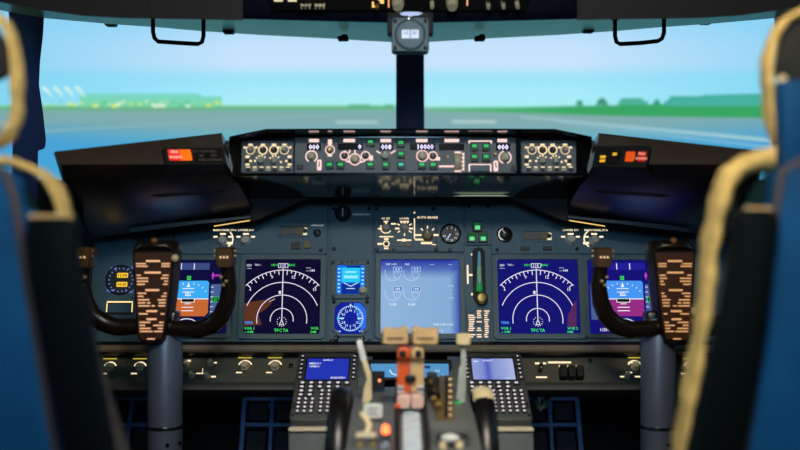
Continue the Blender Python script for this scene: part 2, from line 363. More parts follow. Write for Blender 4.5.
# standby compass
t = T('standby_compass', 'grey square standby compass with lit white card at top of the centre post', 'compass', VP(1.90), 410, 35)
q = t.s; x0, y0 = t.uv(391.5, 51.5); x1, y1 = t.uv(429, 17.5); W, H = x1-x0, y1-y0; cx, cy = (x0+x1)/2, (y0+y1)/2
mb = MB(); mb.prism(rrect(cx, cy, W, H, .005), -.035, 0, .002); t.part('housing', mb, M['bezel'])
mb = MB(); mb.lathe([(15.6*q,-.002),(15.6*q,.003),(14*q,.004),(13.6*q,.002)], 40, (cx, cy, 0)); t.part('lens_ring', mb, M['bezel'])
mb = MB(); mb.color((222, 236, 255)); mb.rect(cx, cy, 17*q, 8.6*q, .0045)
mb.color((70, 90, 120)); mb.rect(cx, cy, .8*q, 8*q, .0049); mb.color((120, 140, 190))
for d, h_ in ((-3, 4), (3, 4), (5.4, 3), (-5.8, 3)): mb.rect(cx+d*q, cy+1.2*q, 1*q, h_*q, .0049)
t.part('compass_card', mb, M_SYM)
for sx in (-1, 1):
    for sy in (-1, 1):
        mb = MB(); mb.lathe([(1.9*q, -.001), (1.9*q, .0025), (1.2*q, .003)], 12, (cx+sx*15*q, cy+sy*13.4*q, 0)); t.part('screw', mb, M['screw'])
for sx in (-1, 1): mb = MB(); mb.box((cx+sx*20.5*q, cy+11*q, -.02), (5*q, 20*q, .03)); t.part('bracket_arm', mb, M['black'], bevel=.0015)
mb = MB(); mb.box((cx, cy+20.5*q, -.024), (46*q, 7*q, .02)); t.part('bracket', mb, M['black'], bevel=.0015)
mb = MB(); mb.lathe([(1.4*q, 0), (1.4*q, .004), (.4*q, .006)], 10, (cx-1.5*q, cy+15*q, .001)); t.part('adjuster', mb, M['chrome'])
mb = MB(); mb.color((186, 204, 245)); mb.flat([(cx-11*q, cy+22.5*q), (cx-8*q, cy+20.5*q), (cx-2*q, cy+20*q), (cx, cy+18.5*q), (cx+2*q, cy+20*q), (cx+8*q, cy+20.5*q), (cx+13*q, cy+22.5*q), (cx+8*q, cy+24*q), (cx-6*q, cy+24*q)], -.012); t.part('lamp', mb, M_SYM)

# ------------------------------------------------------------------ glareshield
gs = T('glareshield', 'black glareshield hood over the instrument panel', 'glareshield', loc=(XC, 2.1, 1.1))
g = gs.L
prof = []      # px of lip top, lip underside etc. for stations across the hood
stn = [(229,139,141.5),(243,136,139),(266,131.3,135.5),(330,131,135),(409,131,135),(490,131,135),(555,131.3,135.5),(578,136,139),(592,139,141.5)]
rings = []
for x, yt, yu in stn:
    a = P(x, yt-.5, 1.972); b = P(x, yu+1.2, 2.035); c = P(x, 173.6, 2.034); d = P(x, 176, 2.034); e = P(x, 197, 2.20)
    fw = Vector((0, .55, -.035)); a2 = Vector((b.x, 2.5, a.z-.02)); e2 = Vector((e.x, 2.36, e.z)); f2 = Vector((b.x, 2.5, e.z))
    rings.append([g(a), g(b), g(c), g(d), g(e), g(e2), g(f2), g(a2), g(a+Vector((0,.004,.004)))])
gs.part('hood', MB().loft(rings), M['gloss'], ang=30)
mb = MB(); mb.color((150, 168, 140)); mb.add([g(P(452, 196.2, 2.185)), g(P(510, 196.2, 2.185)), g(P(502, 195.3, 2.184)), g(P(462, 195.3, 2.184))], [(0,1,2,3)]); gs.part('led_strip', mb, M_SYM)
for side in (-1, 1):
    f = (lambda p: p) if side < 0 else mir
    pts = [(229,170),(306,198),(257,219.5),(243,222),(226,222)]
    gs.part('black_wedge', MB().loft([[g(f(P(x, y, 2.21))) for x, y in pts], [g(f(Vector((P(x, y, 2.21).x, 2.285, P(x, y, 2.21).z)))) for x, y in pts]]), M['black'])  # black wedge below the outer end of the hood
    # wing of the hood over each pilot: band, lip, curved glossy underside
    rows = []
    n = 14
    for i in range(n+1):
        s = i/n
        def L2(a, b, Ya, Yb, e=1): 
            k = s**e; return P(a[0]+(b[0]-a[0])*k, a[1]+(b[1]-a[1])*k, Ya+(Yb-Ya)*k)
        A = L2((222,133),(55,151.5),2.02,1.84); B = L2((227,164),(60,164.5),2.00,1.82, .9); C = L2((229,175),(64,182),2.03,1.86)
        A2 = Vector((A.x*1.0+(0 if s < .9 else .0), 0, 0)); A2 = P(222+(62-222)*s, 0, 2.55); A2.z = A.z-.02
        D1 = L2((240,186),(82,198),2.07,1.93); D2 = L2((248.5,201),(84,222),2.14,2.06); D = L2((251,216),(90,238),2.22,2.20)
        D3 = Vector((D.x, 2.5, D.z)); 
        rows.append([g(f(p)) for p in (A, A-Vector((0,0,.004))-Vector((0,.006,0)), B, B-Vector((0,-.006,.004)), C, D1, D2, D, D3, A2)])
    band = MB(); band.loft(rows); o = gs.part('wing', band, M['shroud'], ang=34)
    o.data.materials.append(M['winggloss']); o.data.materials.append(M['earband'])
    for p in o.data.polygons:
        k = p.index % 10
        if p.index < n*10: p.material_index = 2 if k in (0, 1) else (1 if k in (4, 5, 6) else 0)
    # bridge between wing and hood
    bp = [(217,139),(236,142),(236,176),(217,176)]
    gs.part('bridge', MB().loft([[g(f(P(x, y, 2.055))) for x, y in bp], [g(f(P(x, y, 2.4))) for x, y in bp]]), M['shroud'])
    # metal strip along the lower edge of the wing
    mb = MB(); st = [P(251,217,2.19), P(190,222,2.18), P(130,228,2.17)]
    mb.loft([[g(f(p+Vector((0,0,.002)))), g(f(p+Vector((0,0,-.002-.007*i/2)))), g(f(p+Vector((0,.06,-.002-.007*i/2)))), g(f(p+Vector((0,.06,.002))))] for i, p in enumerate(st)]); gs.part('edge_strip', mb, M['strip'])
    mb = MB(); mb.color((250, 205, 120)); p, q_ = P(250, 219.8, 2.188), P(214, 225.6, 2.186)
    vs = [g(f(p)), g(f(q_)), g(f(q_+Vector((0,0,-.0025)))), g(f(p+Vector((0,0,-.0025))))]; mb.add(vs, [(0,1,2,3)]); gs.part('flood_light', mb, M_SYM)
    # grip recess in the underside
    mb = MB(); c0, c1 = P(228, 189.5, 2.078), P(150, 194.5, 2.005)
    mb.tube([g(f(c0)), g(f(c0.lerp(c1, .1))), g(f(c0.lerp(c1, .9))), g(f(c1))], [.003, .0065, .0065, .003], n=10); gs.part('grip_rail', mb, M['black'])

# warning light modules
def warn(side):
    R = (167, 147.5, 223, 165) if side < 0 else (591.5, 145.5, 650, 167)
    fm = (lambda p: Vector(p)) if side < 0 else (lambda p: Vector(mir(p)))
    lo, hi = fm(P(168, 156, 1.930)), fm(P(222, 156, 1.992)); dn, up_ = fm(P(200, 164, 1.970)), fm(P(200, 140, 1.990))
    pl = Plane(lo, (hi-lo) if side < 0 else (lo-hi), up_-dn)
    t = T('warning_light_module', ('master caution module with red and orange lights on captain glareshield' if side < 0 else 'master caution module with amber, orange and red lights on first officer glareshield'), 'warning light', pl, (R[0]+R[2])/2, (R[1]+R[3])/2)
    x0, y0 = t.uv(R[0], R[3]); x1, y1 = t.uv(R[2], R[1])
    mb = MB(); mb.prism(rrect((x0+x1)/2, (y0+y1)/2, x1-x0, y1-y0, .003), -.05, 0, .0012); t.part('housing', mb, M['black'])
    def lamp(name, a, b, c, d, m, txt=None, tc=None):
        u0, w0 = t.uv(a, d); u1, w1 = t.uv(c, b); mb = MB(); mb.prism(rrect((u0+u1)/2, (w0+w1)/2, u1-u0, w1-w0, .0008, 1), -.001, .003, .0006); o = t.part(name, mb, m)
        if txt:
            lg = MB(); lg.color(tc)
            for i, s_ in enumerate(txt): lg.text(s_, (u0+u1)/2, w1-(w1-w0)*(i+.5)/len(txt), (w1-w0)/len(txt)*.55, .0034)
            lg.build('lettering', M_LEG, o)
    red = emis('red_lamp', (235, 40, 34), 1.1); org = emis('orange_lamp', (255, 112, 20), 1.1); amb = emis('amber_lamp', (255, 196, 40), 1.2)
    red2 = emis('red_lamp_dim', (170, 30, 18), 1.0); org2 = emis('orange_lamp_dim', (226, 84, 22), 1.0)
    if side < 0:
        lamp('fire_light', 169.5, 150, 179, 160.5, red, ['FIRE', 'WARN'], (255, 190, 170)); lamp('caution_light', 180, 150, 190, 160.5, org)
        lamp('annunciator', 195, 150, 206.5, 162.5, M['knobb'], ['FLT CONT', 'IRS', 'FUEL'], (70, 62, 52)); lamp('annunciator', 207.5, 150, 219, 162.5, M['knobb'], ['ELEC', 'APU', 'OVHT/DET'], (70, 62, 52))
    else:
        lamp('annunciator', 598, 150, 609, 164, M['knobb']); lamp('annunciator', 610, 150, 620.5, 164, M['knobb'])
        lamp('amber_light', 600, 156, 607, 159, amb); lamp('amber_light', 599.5, 160, 606.5, 163, amb); lamp('amber_light', 612.5, 153, 618, 156.5, amb)
        lamp('caution_light', 625, 152, 635.5, 161.5, org2); lamp('fire_light', 637, 152, 647, 161.5, red2, ['FIRE', 'WARN'], (255, 160, 140))
warn(-1); warn(1)

# ------------------------------------------------------------------ knobs and buttons
def knob(t, px, py, r, m, ang=90, h=.012, z=0, pm=None, name='knob', skirt=True):
    x, y = t.uv(px, py); r = r*t.s; mb = MB()
    pr = [(r, 0), (r, h*.35), (r*.82, h*.42), (r*.78, h*.92), (r*.66, h)] if skirt else [(r, 0), (r*.96, h*.9), (r*.8, h)]
    mb.lathe(pr, 24, flute=.05); k = t.part(name, mb, m, loc=(x, y, z))
    mb = MB(); a = math.radians(ang); mb.line((r*.1*math.cos(a), r*.1*math.sin(a)), (r*.72*math.cos(a), r*.72*math.sin(a)), r*.2, h+.0006); mb2 = MB(); mb2.add(mb.v, mb.f)
    mb2.build('pointer', pm or M['white'], k); return k
def button(t, px, py, w, h, lit=True, name='push_button', lc=GRN, z=0):
    x, y = t.uv(px, py); w *= t.s; h *= t.s; mb = MB(); mb.prism(rrect(0, 0, w, h, w*.1, 1), 0, .006, .0012)
    b = t.part(name, mb, mat('button_green_black', (12, 52, 36), .4), loc=(x, y, z))
    if lit:
        l = MB(); l.color(lc); l.flat(rrect(0, h*.14, w*.62, h*.34, w*.06, 1), .0064); l.color(tuple(c*.35 for c in lc)); l.rect(0, -h*.26, w*.7, h*.16, .0064); l.build('button_light', M_SYM, b)
    return b
def ring(lg, t, px, py, r, a0=0, a1=360, w=1.0, z=.0008):
    x, y = t.uv(px, py); lg.arc(x, y, r*t.s, a0, a1, w*t.s, z)
def lrect(lg, t, x0, y0, x1, y1, z=.0008):
    a = t.uv(x0, y1); b = t.uv(x1, y0); lg.flat([a, (b[0], a[1]), b, (a[0], b[1])], z)
def ltext(lg, t, s, px, py, h, z=.0008, al=.5, sx=1.0):
    x, y = t.uv(px, py); lg.text(s, x, y, h*t.s, z, al, sx)

# ------------------------------------------------------------------ mode control panel on the glareshield
MC = PP(P(409, 137, 2.028), P(409, 173, 2.022))
t = T('mode_control_panel', 'long grey autopilot mode panel with green buttons in glareshield centre', 'control panel', MC, 403, 155)
x0, y0 = t.uv(294.5, 172.8); x1, y1 = t.uv(516, 137.5)
mb = MB(); mb.prism(rrect((x0+x1)/2, (y0+y1)/2, x1-x0, y1-y0, .002), -.012, 0, .001); t.part('faceplate', mb, M['mcp'])
lg = MB().color(PINK)
for a, b in ((309,319),(343.5,355),(380.5,391),(416,427.5),(444.5,459),(497.5,507)): lrect(lg, t, a, 139, b, 142.2)
lrect(lg, t, 328, 139.5, 332, 145); lrect(lg, t, 327.5, 154, 332, 156.5)
ring(lg, t, 311.5, 156.5, 5.6, -60, 240, 1.3); ring(lg, t, 330, 150, 4.4, 0, 360, 1.0)
for k in ((344.5,155.8,4.2),(355,159.4,5.6),(365.5,155.8,4.2),(422.3,156,5.6),(433,156,4.2)): ring(lg, t, *k, 0, 360, 1.1)
for a, b in (((345,150.5),(345,153)),((355,150),(355,154)),((350,149.5),(349.5,153)),((376.5,151),(381.5,154)),((395.5,150.5),(390.5,153.5)),((346,161),(351,162.5)),((359.5,162.5),(365,161)),((313.5,149.5),(313,152)),((502.5,150),(503,152.5))):
    lg.line(t.uv(*a), t.uv(*b), 1.5*t.s, .0008)
lrect(lg, t, 369.5, 155.5, 373, 160.5); lrect(lg, t, 436, 157, 440, 160.5); lrect(lg, t, 439, 165.5, 454, 167.3)
ring(lg, t, 505, 157.5, 6, 120, 250, 1.2); ring(lg, t, 505, 157.5, 6, -70, 60, 1.2)
for y in (153, 157, 161, 165, 169): lrect(lg, t, 461.5, y, 464.5, y+1.4)
lrect(lg, t, 463, 153, 464, 170); lrect(lg, t, 454.5, 151.5, 461, 153.3); lrect(lg, t, 454.5, 170.5, 461, 172)
lrect(lg, t, 469, 140.5, 491, 141.8); lrect(lg, t, 468.5, 140.5, 470, 143.5); lrect(lg, t, 490.5, 140.5, 492, 143.5)
lrect(lg, t, 468.5, 164, 491.5, 165.4); lrect(lg, t, 468.5, 164, 470, 171.5); lrect(lg, t, 490, 164, 491.5, 171.5)
t.part('backlit_lettering', lg, M_LEG)
def window_(a, b, c, d, s, al, name='readout'):
    u0, w0 = t.uv(a, d); u1, w1 = t.uv(c, b); mb = MB(); mb.prism([(u0,w0),(u1,w0),(u1,w1),(u0,w1)], -.002, .001); o = t.part(name, mb, M['glassdk'])
    if s:
        d_ = MB().color((228, 218, 255)); d_.text(s, u0+(u1-u0)*al, (w0+w1)/2, (w1-w0)*.72, .0014, al, 1.0); d_.build('digits', M_DIG, o)
window_(307,143.6,321,150.4,'000',.5); window_(338,143.5,363,150,'0',.93); window_(379.5,143.6,393,150.4,'008',.5); window_(410,143.5,435,150.2,'10000',.85); window_(439,143.8,464,150.4,None,.5); window_(496,143.6,510,150.6,'000',.5)
for px, py, r, m, a in ((311.5,156.5,4.2,'knobt',150),(344.5,155.8,3,'knobb',90),(355,159.4,4.5,'knobt',60),(365.5,155.8,3,'knobb',90),(385,155.5,4.8,'knobg',90),(422.3,156,4.5,'knobt',100),(433,156,3,'knobb',90),(505,157.5,4.6,'knobt',45)): knob(t, px, py, r, M[m], a)
knob(t, 330, 150, 2.6, M['brass'], 90, .01, name='arm_switch'); knob(t, 447.5, 157, 1.4, M['brass'], 90, .006, name='set_screw'); knob(t, 495, 154.5, 1.8, M['brass'], 90, .008, name='lamp_switch')
for px, py in ((370.6,143.2),(329.5,165.8),(340.6,165.8),(370.3,165.6),(385.7,165.8),(401,144),(401,155),(401,165.8),(422,165.8),(433,165.8)): button(t, px, py, 7.8, 7.4, lc=(60, 220, 170) if (px, py) == (401, 165.8) else GRN)
for px in (474.3, 486):
    for py in (147.4, 158): button(t, px, py, 7.6, 7.8)
for px, py in ((319.3,165),(495.8,166)):
    x, y = t.uv(px, py); mb = MB(); mb.color(PINK); mb.flat(rrect(x, y, 4.6*t.s, 11*t.s, 1.5*t.s), .0006); mb.color((120, 70, 60)); mb.rect(x, y+.002, 1.2*t.s, 5*t.s, .0009); t.part('switch_plate', mb, M_LEG)
    mb = MB(); mb.tube([(x, y-.002, 0), (x, y-.003, .012)], [.0012, .0018], n=8); t.part('toggle', mb, M['chrome'])
x, y = t.uv(457.7, 162); mb = MB(); mb.lathe([(.017,-.0055),(.018,-.004),(.018,.004),(.017,.0055)], 32, flute=.04)
o = t.part('thumbwheel', mb, M['knobt'], loc=(x, y, -.006)); o.rotation_euler = (0, PI/2, 0)
x, y = t.uv(480, 168.6); mb = MB(); mb.prism(rrect(x, y, 19*t.s, 6.4*t.s, .001), 0, .006, .001); t.part('disengage_bar', mb, M['bezel'])
x, y = t.uv(300, 167); mb = MB(); mb.prism(rrect(x, y, 6*t.s, 5*t.s, .001), 0, .004, .001); t.part('push_button', mb, M['knobb'])
x, y = t.uv(514, 168.5); mb = MB(); mb.prism(rrect(x, y, 6*t.s, 6*t.s, .001), 0, .004, .001); t.part('push_button', mb, M['knobb'])
def efis(side):
    sh = 0 if side < 0 else 0
    t = T('efis_control_panel', 'small grey display control panel with cream-ringed knobs, %s end of the glareshield' % ('captain' if side < 0 else 'first officer'), 'control panel', MC, 267 if side < 0 else 548, 156)
    R = (241, 293.5) if side < 0 else (521.5, 576); x0, y0 = t.uv(R[0], 172.8); x1, y1 = t.uv(R[1], 140.5)
    mb = MB(); mb.prism(rrect((x0+x1)/2, (y0+y1)/2, x1-x0, y1-y0, .002), -.012, 0, .001); t.part('faceplate', mb, M['mcp'])
    lg = MB().color(WARM)
    top = (250.6,263,274,284.5) if side < 0 else (532,542.5,552.6,565); mid = (247.5,261,274.6,289.6) if side < 0 else (526.7,542,555.3,569)
    for i, px in enumerate(top):
        ring(lg, t, px, 150, 4.2, 0, 360, 1.2 if i in (1, 2) else .7); lrect(lg, t, px-2.2, 143.8, px+2.2, 145.2)
        if i in (0, 3): lrect(lg, t, px-7, 146.5, px-4.5, 148.5); lrect(lg, t, px+4.5, 146.5, px+7, 148.5)
        knob(t, px, 150, 3, M['knobg'] if i in (0, 3) else M['knobb'], 90, .010)
    lrect(lg, t, mid[1]-7, 160, mid[1]-5, 162); lrect(lg, t, mid[2]+5.4, 161, mid[2]+7.2, 163)
    for px in mid[1:3]:
        for a in (145, 112, 80, 45):
            x, y = t.uv(px, 161); aa = math.radians(a); lg.line((x+4.4*t.s*math.cos(aa), y+4.4*t.s*math.sin(aa)), (x+6.2*t.s*math.cos(aa), y+6.2*t.s*math.sin(aa)), 1.4*t.s, .0008)
        knob(t, px, 161, 3.6, M['knobg'], 110, .012)
    for px in (mid[0], mid[3]):
        lrect(lg, t, px-2, 155.5, px+2, 158); lrect(lg, t, px-2, 163.5, px+2, 165.5); lrect(lg, t, px+(2 if px == mid[0] else -4.5), 160, px+(4.5 if px == mid[0] else -2), 162)
        knob(t, px, 160.8, 2, M['knobb'], 90, .01, name='toggle')
    for i in range(7):
        px = (R[0]+7.2)+i*(R[1]-R[0]-12.5)/6; lrect(lg, t, px-2.0, 166.6, px+2.0, 167.6)
        x, y = t.uv(px, 169.8); mb = MB(); mb.prism(rrect(x, y, 4.4*t.s, 3*t.s, .0006, 1), 0, .004, .0006); t.part('push_button', mb, M['knobt'] if i % 2 else M['knobb'])
    t.part('backlit_lettering', lg, M_LEG)
efis(-1); efis(1)

# ------------------------------------------------------------------ main instrument panel
MI = PP(P(409, 197, 2.30), P(409, 340, 2.22))
mip = T('instrument_panel', 'broad blue-grey main instrument panel with bolted plates below glareshield', 'panel', MI, 409, 345)
def mrect(t, a, b, c, d): u0, w0 = t.uv(a, d); u1, w1 = t.uv(c, b); return (u0+u1)/2, (w0+w1)/2, u1-u0, w1-w0
cx, cy, W, H = mrect(mip, 86, 190, 734, 346); mb = MB(); mb.box((cx, cy, -.03), (W, H, .05)); mip.part('backing', mb, M['panel'])
for r in ((87,205,173,346),(174,197,235,254),(236,197,328,254),(329,197,373,346),(374,206,436,252),(436.6,206,463,252),(374,197,463,205.4),(374,252.6,465,346),(465.6,197,491,245),(465.6,245.6,491,346),(491.6,197,583,254),(583.6,197,733,254),(236,254.6,328,346),(491.6,254.6,583,346),(174,254.6,235,346),(583.6,254.6,735,346)):
    cx, cy, W, H = mrect(mip, *r); mb = MB(); mb.prism(rrect(cx, cy, W-.0008, H-.0008, .0015, 1), -.005, 0, .0009); mip.part('panel_plate', mb, M['plate'])
SCR = MB().lathe([(.0042,-.001),(.0042,.0016),(.003,.0026),(.0012,.0026)], 10).mesh('screw', M['screw'])
for px, py in ((334,209),(369,209),(334,249),(377,209),(433,209),(377,249.5),(394,249.5),(436,249.5),(321,250.5),(497,250),(241,206),(469,206),(488,206),(580,206),(577,249),(331,341),(369,341),(241,343),(322,343),(379,343),(459,343),(497,343),(578,343),(178,343),(590,343),(450,250),(560,212),(258,213)):
    x, y = mip.uv(px, py); link('screw', SCR, mip.o, (x, y, 0))
# lower lip under the displays
mip_l = MB(); 
def wl(p): return tuple(Vector(p))
# display units
def display(name, label, R, pad, bg, draw, m=None, corner=.003, cat='display', bez=None, grad=None):
    t = T(name, label, cat, MI, (R[0]+R[2])/2, (R[1]+R[3])/2)
    cx, cy, W, H = mrect(t, *R); p = pad*t.s
    mb = MB(); mb.frame(rrect(cx, cy, W+2*p, H+2*p, corner+p*.5), rrect(cx, cy, W, H, corner), -.004, .006); t.part('bezel', mb, bez or M['bezel'], bevel=.0007, seg=1)
    mb = MB().color(bg)
    N = 8
    for j in range(N+1):
        for i in range(N+1):
            fx, fy = i/N, j/N; mb.col = lin(grad(fx, fy)) if grad else lin(bg)
            mb.v.append((cx-W/2+W*fx, cy-H/2+H*fy, .001)); mb.c.append(mb.col)
    for j in range(N):
        for i in range(N): a = j*(N+1)+i; mb.f.append((a, a+1, a+N+2, a+N+1))
    s = t.part('screen', mb, M_SYM)
    lg = MB(); draw(t, lg, (cx, cy, W, H)); lg.build('symbology', M_SYM, s)
    return t
def nd(side):
    def draw(t, lg, b):
        ox = 0 if side < 0 else 256; q = t.s; cx, cy = t.uv(281.8+ox, 319.8)
        if side < 0:
            lg.color((92, 52, 34)); lg.flat([t.uv(*p) for p in ((244,326),(262,325),(258,314),(266,309),(272,303),(264,300),(250,302),(244,304))], .0014)
            lg.color((190, 160, 130)); lg.line(t.uv(269, 302), t.uv(275, 299), .0022, .0015)
        else:
            lg.color((84, 40, 92)); lg.flat([t.uv(*p) for p in ((567,326),(576.5,328),(576.5,300),(572,306),(568,315))], .0014)  # purple reflection on the glass, painted as a flat patch
        lg.color((232, 226, 246))
        for r, a0, a1 in ((50.4,43,137),(37.8,22,158),(24.9,-9,189),(11.4,-9,189)): lg.arc(cx, cy, r*q, a0, a1, .8*q, .0016, 48)
        for i in range(19):
            a = math.radians(45+90*i/18+0); r1 = 47.6 if i % 2 else 45.6; lg.line((cx+r1*q*math.cos(a), cy+r1*q*math.sin(a)), (cx+50*q*math.cos(a), cy+50*q*math.sin(a)), .8*q, .0016)
        for a, s in ((43.5,'15'),(76,'12'),(104,'9'),(136.5,'6')): a = math.radians(a); lg.text(s, cx+44.5*q*math.cos(a), cy+44.5*q*math.sin(a), 3*q, .0016)
        lg.line((cx, cy-1*q), (cx, cy+52*q), .9*q, .0016); lg.rect(cx-2.6*q, cy+27.6*q, 2.4*q, 3*q, .0017)
        for i in range(12): a = 2*PI*i/12; lg.rect(cx+4.6*q*math.cos(a), cy-2*q+4.6*q*math.sin(a), .8*q, .8*q, .0016)
        lg.line((cx, cy), (cx-2*q, cy-5*q), .8*q, .0016); lg.line((cx, cy), (cx+2*q, cy-5*q), .8*q, .0016); lg.line((cx-2*q, cy-5*q), (cx+2*q, cy-5*q), .8*q, .0016)
        lg.rect(cx, cy+55*q, 10*q, 4.8*q, .0014); lg.color((30, 28, 110)); lg.rect(cx, cy+55*q, 8.8*q, 3.8*q, .0016); lg.color((240, 240, 255)); lg.text('115', cx, cy+55*q, 3*q, .0018)
        lg.color((60, 220, 90)); lg.text('HDG', cx-8.3*q, cy+55.6*q, 2.3*q, .0016); lg.text('MAG', cx+8.3*q, cy+55.6*q, 2.3*q, .0016)
        lg.color((220, 222, 245)); lg.text('GS0', cx-37*q, cy+55.4*q, 2.2*q, .0016, 0); lg.text('TAS---', cx-29*q, cy+55.8*q, 1.8*q, .0016, 0); lg.text('---/---', cx-37*q, cy+52.4*q, 1.7*q, .0016, 0)
        lg.text('-----', cx+23*q, cy+53*q, 2.2*q, .0016, 0); lg.text('--- NM', cx+23*q, cy+50*q, 2.2*q, .0016, 0)
        lg.color((70, 240, 90))
        for x, s1, s2 in ((-37,'VOR 1','--- DME'),(29,'VOR 2','DME')): lg.text(s1, cx+x*q, cy-8.6*q, 2.6*q, .0016, 0); lg.text(s2, cx+x*q, cy-12.2*q, 2.0*q, .0016, 0)
        lg.text('TFC', cx-3.6*q, cy-10.6*q, 3*q, .0016); lg.text('TA', cx+4*q, cy-10.6*q, 3*q, .0016)
        lg.color((80, 150, 255)); lg.text('TERR', cx-37*q, cy-3*q, 2.6*q, .0016, 0)
    R = (243.5,260,321,334) if side < 0 else (499,260,577,334)
    bg = (14, 10, 46) if side < 0 else (20, 20, 112)
    display('navigation_display', ('navigation display with white compass arcs and brown terrain patch' if side < 0 else 'navigation display with white compass arcs on bright blue, beside gear lever'), R, 5.5, bg, draw)
nd(-1); nd(1)
def pfd(side):
    def draw(t, lg, b):
        ax = 188 if side < 0 else 623; q = t.s
        x, y = t.uv(ax, 299); w_ = 41*q
        gr = (198, 104, 50) if side < 0 else (150, 44, 130)
        lg.color((60, 172, 246) if side < 0 else (70, 150, 246)); lg.flat([(x-w_/2, y), (x+w_/2, y)]+[(x+w_/2-a, y+18.5*q-b_) for a, b_ in ((0, 2*q), (2*q, 0))]+[(x-w_/2+2*q, y+18.5*q), (x-w_/2, y+16.5*q)], .0013)
        lg.color(gr); lg.flat([(x+w_/2, y), (x-w_/2, y), (x-w_/2, y-14*q), (x-w_/2+3*q, y-17.5*q), (x+w_/2-3*q, y-17.5*q), (x+w_/2, y-14*q)], .0013)
        lg.color((240, 240, 250)); lg.rect(x, y, w_, .9*q, .0015)
        for i, dy in enumerate((3.5, 7, 10.5, -5, -8.5, -12)): lg.rect(x, y+dy*q, (12 if i % 3 == 1 else 6+3*(i % 3))*q, .8*q, .0015)
        for a in (30, 45, 60, 75, 105, 120, 135, 150): aa = math.radians(a); lg.line((x+19*q*math.cos(aa), y+15*q*math.sin(aa)), (x+21*q*math.cos(aa), y+17*q*math.sin(aa)), .7*q, .0015)
        lg.flat([(x-1.8*q, y+12*q), (x+1.8*q, y+12*q), (x, y+17*q)], .0016); lg.text('FD', x, y+4.6*q, 3.4*q, .0017)
        lg.color((10, 10, 12)); lg.rect(x, y-1.6*q, 13*q, 3*q, .0016); lg.color((245, 245, 245)); lg.line((x-6.5*q, y), (x-6.5*q, y-3.4*q), .7*q, .0018); lg.line((x+6.5*q, y), (x+6.5*q, y-3.4*q), .7*q, .0018); lg.line((x-6.5*q, y-3.4*q), (x+6.5*q, y-3.4*q), .6*q, .0018)
        lg.color((60, 220, 90)); lg.rect(x, y+21.3*q, 4*q, 4*q, .0015); lg.color((10, 60, 30)); lg.text('FD', x, y+21.3*q, 2*q, .0017)
        # mode bar, altitude and speed tapes
        lg.color((58, 74, 130) if side < 0 else (34, 30, 150)); x2, y2 = t.uv(ax, 266.5); lg.rect(x2, y2, 44*q, 7*q, .0013)
        lg.color((230, 230, 250)); lg.rect(x2-6.5*q, y2, .9*q, 6.5*q, .0015); lg.rect(x2+6.5*q, y2, .9*q, 6.5*q, .0015)
        lg.color((70, 96, 150)); lg.rect(x+27.5*q, y-3*q, 10*q, 36*q, .0013); lg.rect(x-28*q, y-3*q, 9*q, 36*q, .0013)
        lg.color((236, 236, 250))
        for i in range(7): lg.rect(x+24*q, y+(12-5*i)*q, 3*q, .6*q, .0015); lg.rect(x-25*q, y+(12-5*i)*q, 3*q, .6*q, .0015)
        lg.color((40, 220, 90)); lg.rect(x+27.5*q, y-.5*q, 7*q, 5.4*q, .0015); lg.color((8, 10, 14)); lg.rect(x+27.5*q, y-.5*q, 5.8*q, 4.2*q, .0016); lg.color((60, 235, 110)); lg.text('20', x+27.5*q, y-.5*q, 2.4*q, .0018)
        lg.color((214, 70, 220)); lg.text('10000', x+27.5*q, y+24*q, 2.8*q, .0016); lg.line((x+24*q, y+20*q), (x+24*q, y+27*q), .9*q, .0016)
        lg.color((235, 235, 245)); lg.arc(x, y-36*q, 16*q, 35, 145, .9*q, .0016); lg.text('MAG', x+14*q, y-31*q, 2*q, .0016); lg.text('115H', x-20*q, y-31*q, 3*q, .0016)
    R = (152,260.5,229.5,334) if side < 0 else (590,260.5,667,334)
    display('flight_display', ('primary flight display with blue and brown horizon behind captain yoke' if side < 0 else 'primary flight display with blue and magenta horizon behind first officer yoke'), R, 4.5, (12, 12, 60) if side < 0 else (20, 16, 116), draw)
pfd(-1); pfd(1)
def eng(t, lg, b):
    q = t.s; lg.color((210, 228, 250))
    for cx_ in (393, 411.5):
        for cy_ in (273, 292.5):
            x, y = t.uv(cx_, cy_); lg.color((190, 214, 246)); lg.arc(x, y, 8*q, -200, 0, .55*q, .0014, 24); lg.line((x, y), (x+7*q, y), .5*q, .0014); lg.line((x+3*q, y-7*q), (x, y), .5*q, .0014)
            lg.rect(x+4.6*q, y+3.6*q, 9*q, 5*q, .0013); lg.color((64, 110, 196)); lg.rect(x+4.6*q, y+3.6*q, 8*q, 4*q, .0014); lg.color((225, 238, 255)); lg.text('0.0' if cy_ < 280 else '188', x+4.6*q, y+3.6*q, 2.8*q, .0016)
        x, y = t.uv(cx_, 304.5); lg.text('0.00', x, y, 3*q, .0014)
    for px, s in ((388,'TAT'),(394,'+15C'),(407,'CRZ'),(432,'-----'),(450,'-----')): x, y = t.uv(px, 264.3); lg.text(s, x, y, 1.8*q, .0014)
    lg.color((150, 225, 240))
    for i, s in enumerate(('FUEL', '1', '2', 'CTR')): x, y = t.uv(451, 286+i*4); lg.text(s, x, y, 2*q, .0014)
    lg.color((225, 236, 250)); x, y = t.uv(443, 324.5); lg.text('0.00 0.00 0.00', x, y, 2.4*q, .0014); x, y = t.uv(441, 331); lg.text('1 2', x, y, 2.4*q, .0014)
def eng_haze(fx, fy):  # pale reflected haze put into the screen's own colour
    c = mix((146, 182, 218), (132, 170, 214), fx); 
    return mix(c, (34, 50, 158), max(0, min(1, (fy-.80)/.14))) if fx < .97 else (50, 76, 170)
display('engine_display', 'engine display with painted pale haze and four round dials in panel centre', (380.5,260,459,334), 5.5, (124, 166, 214), eng, grad=eng_haze)
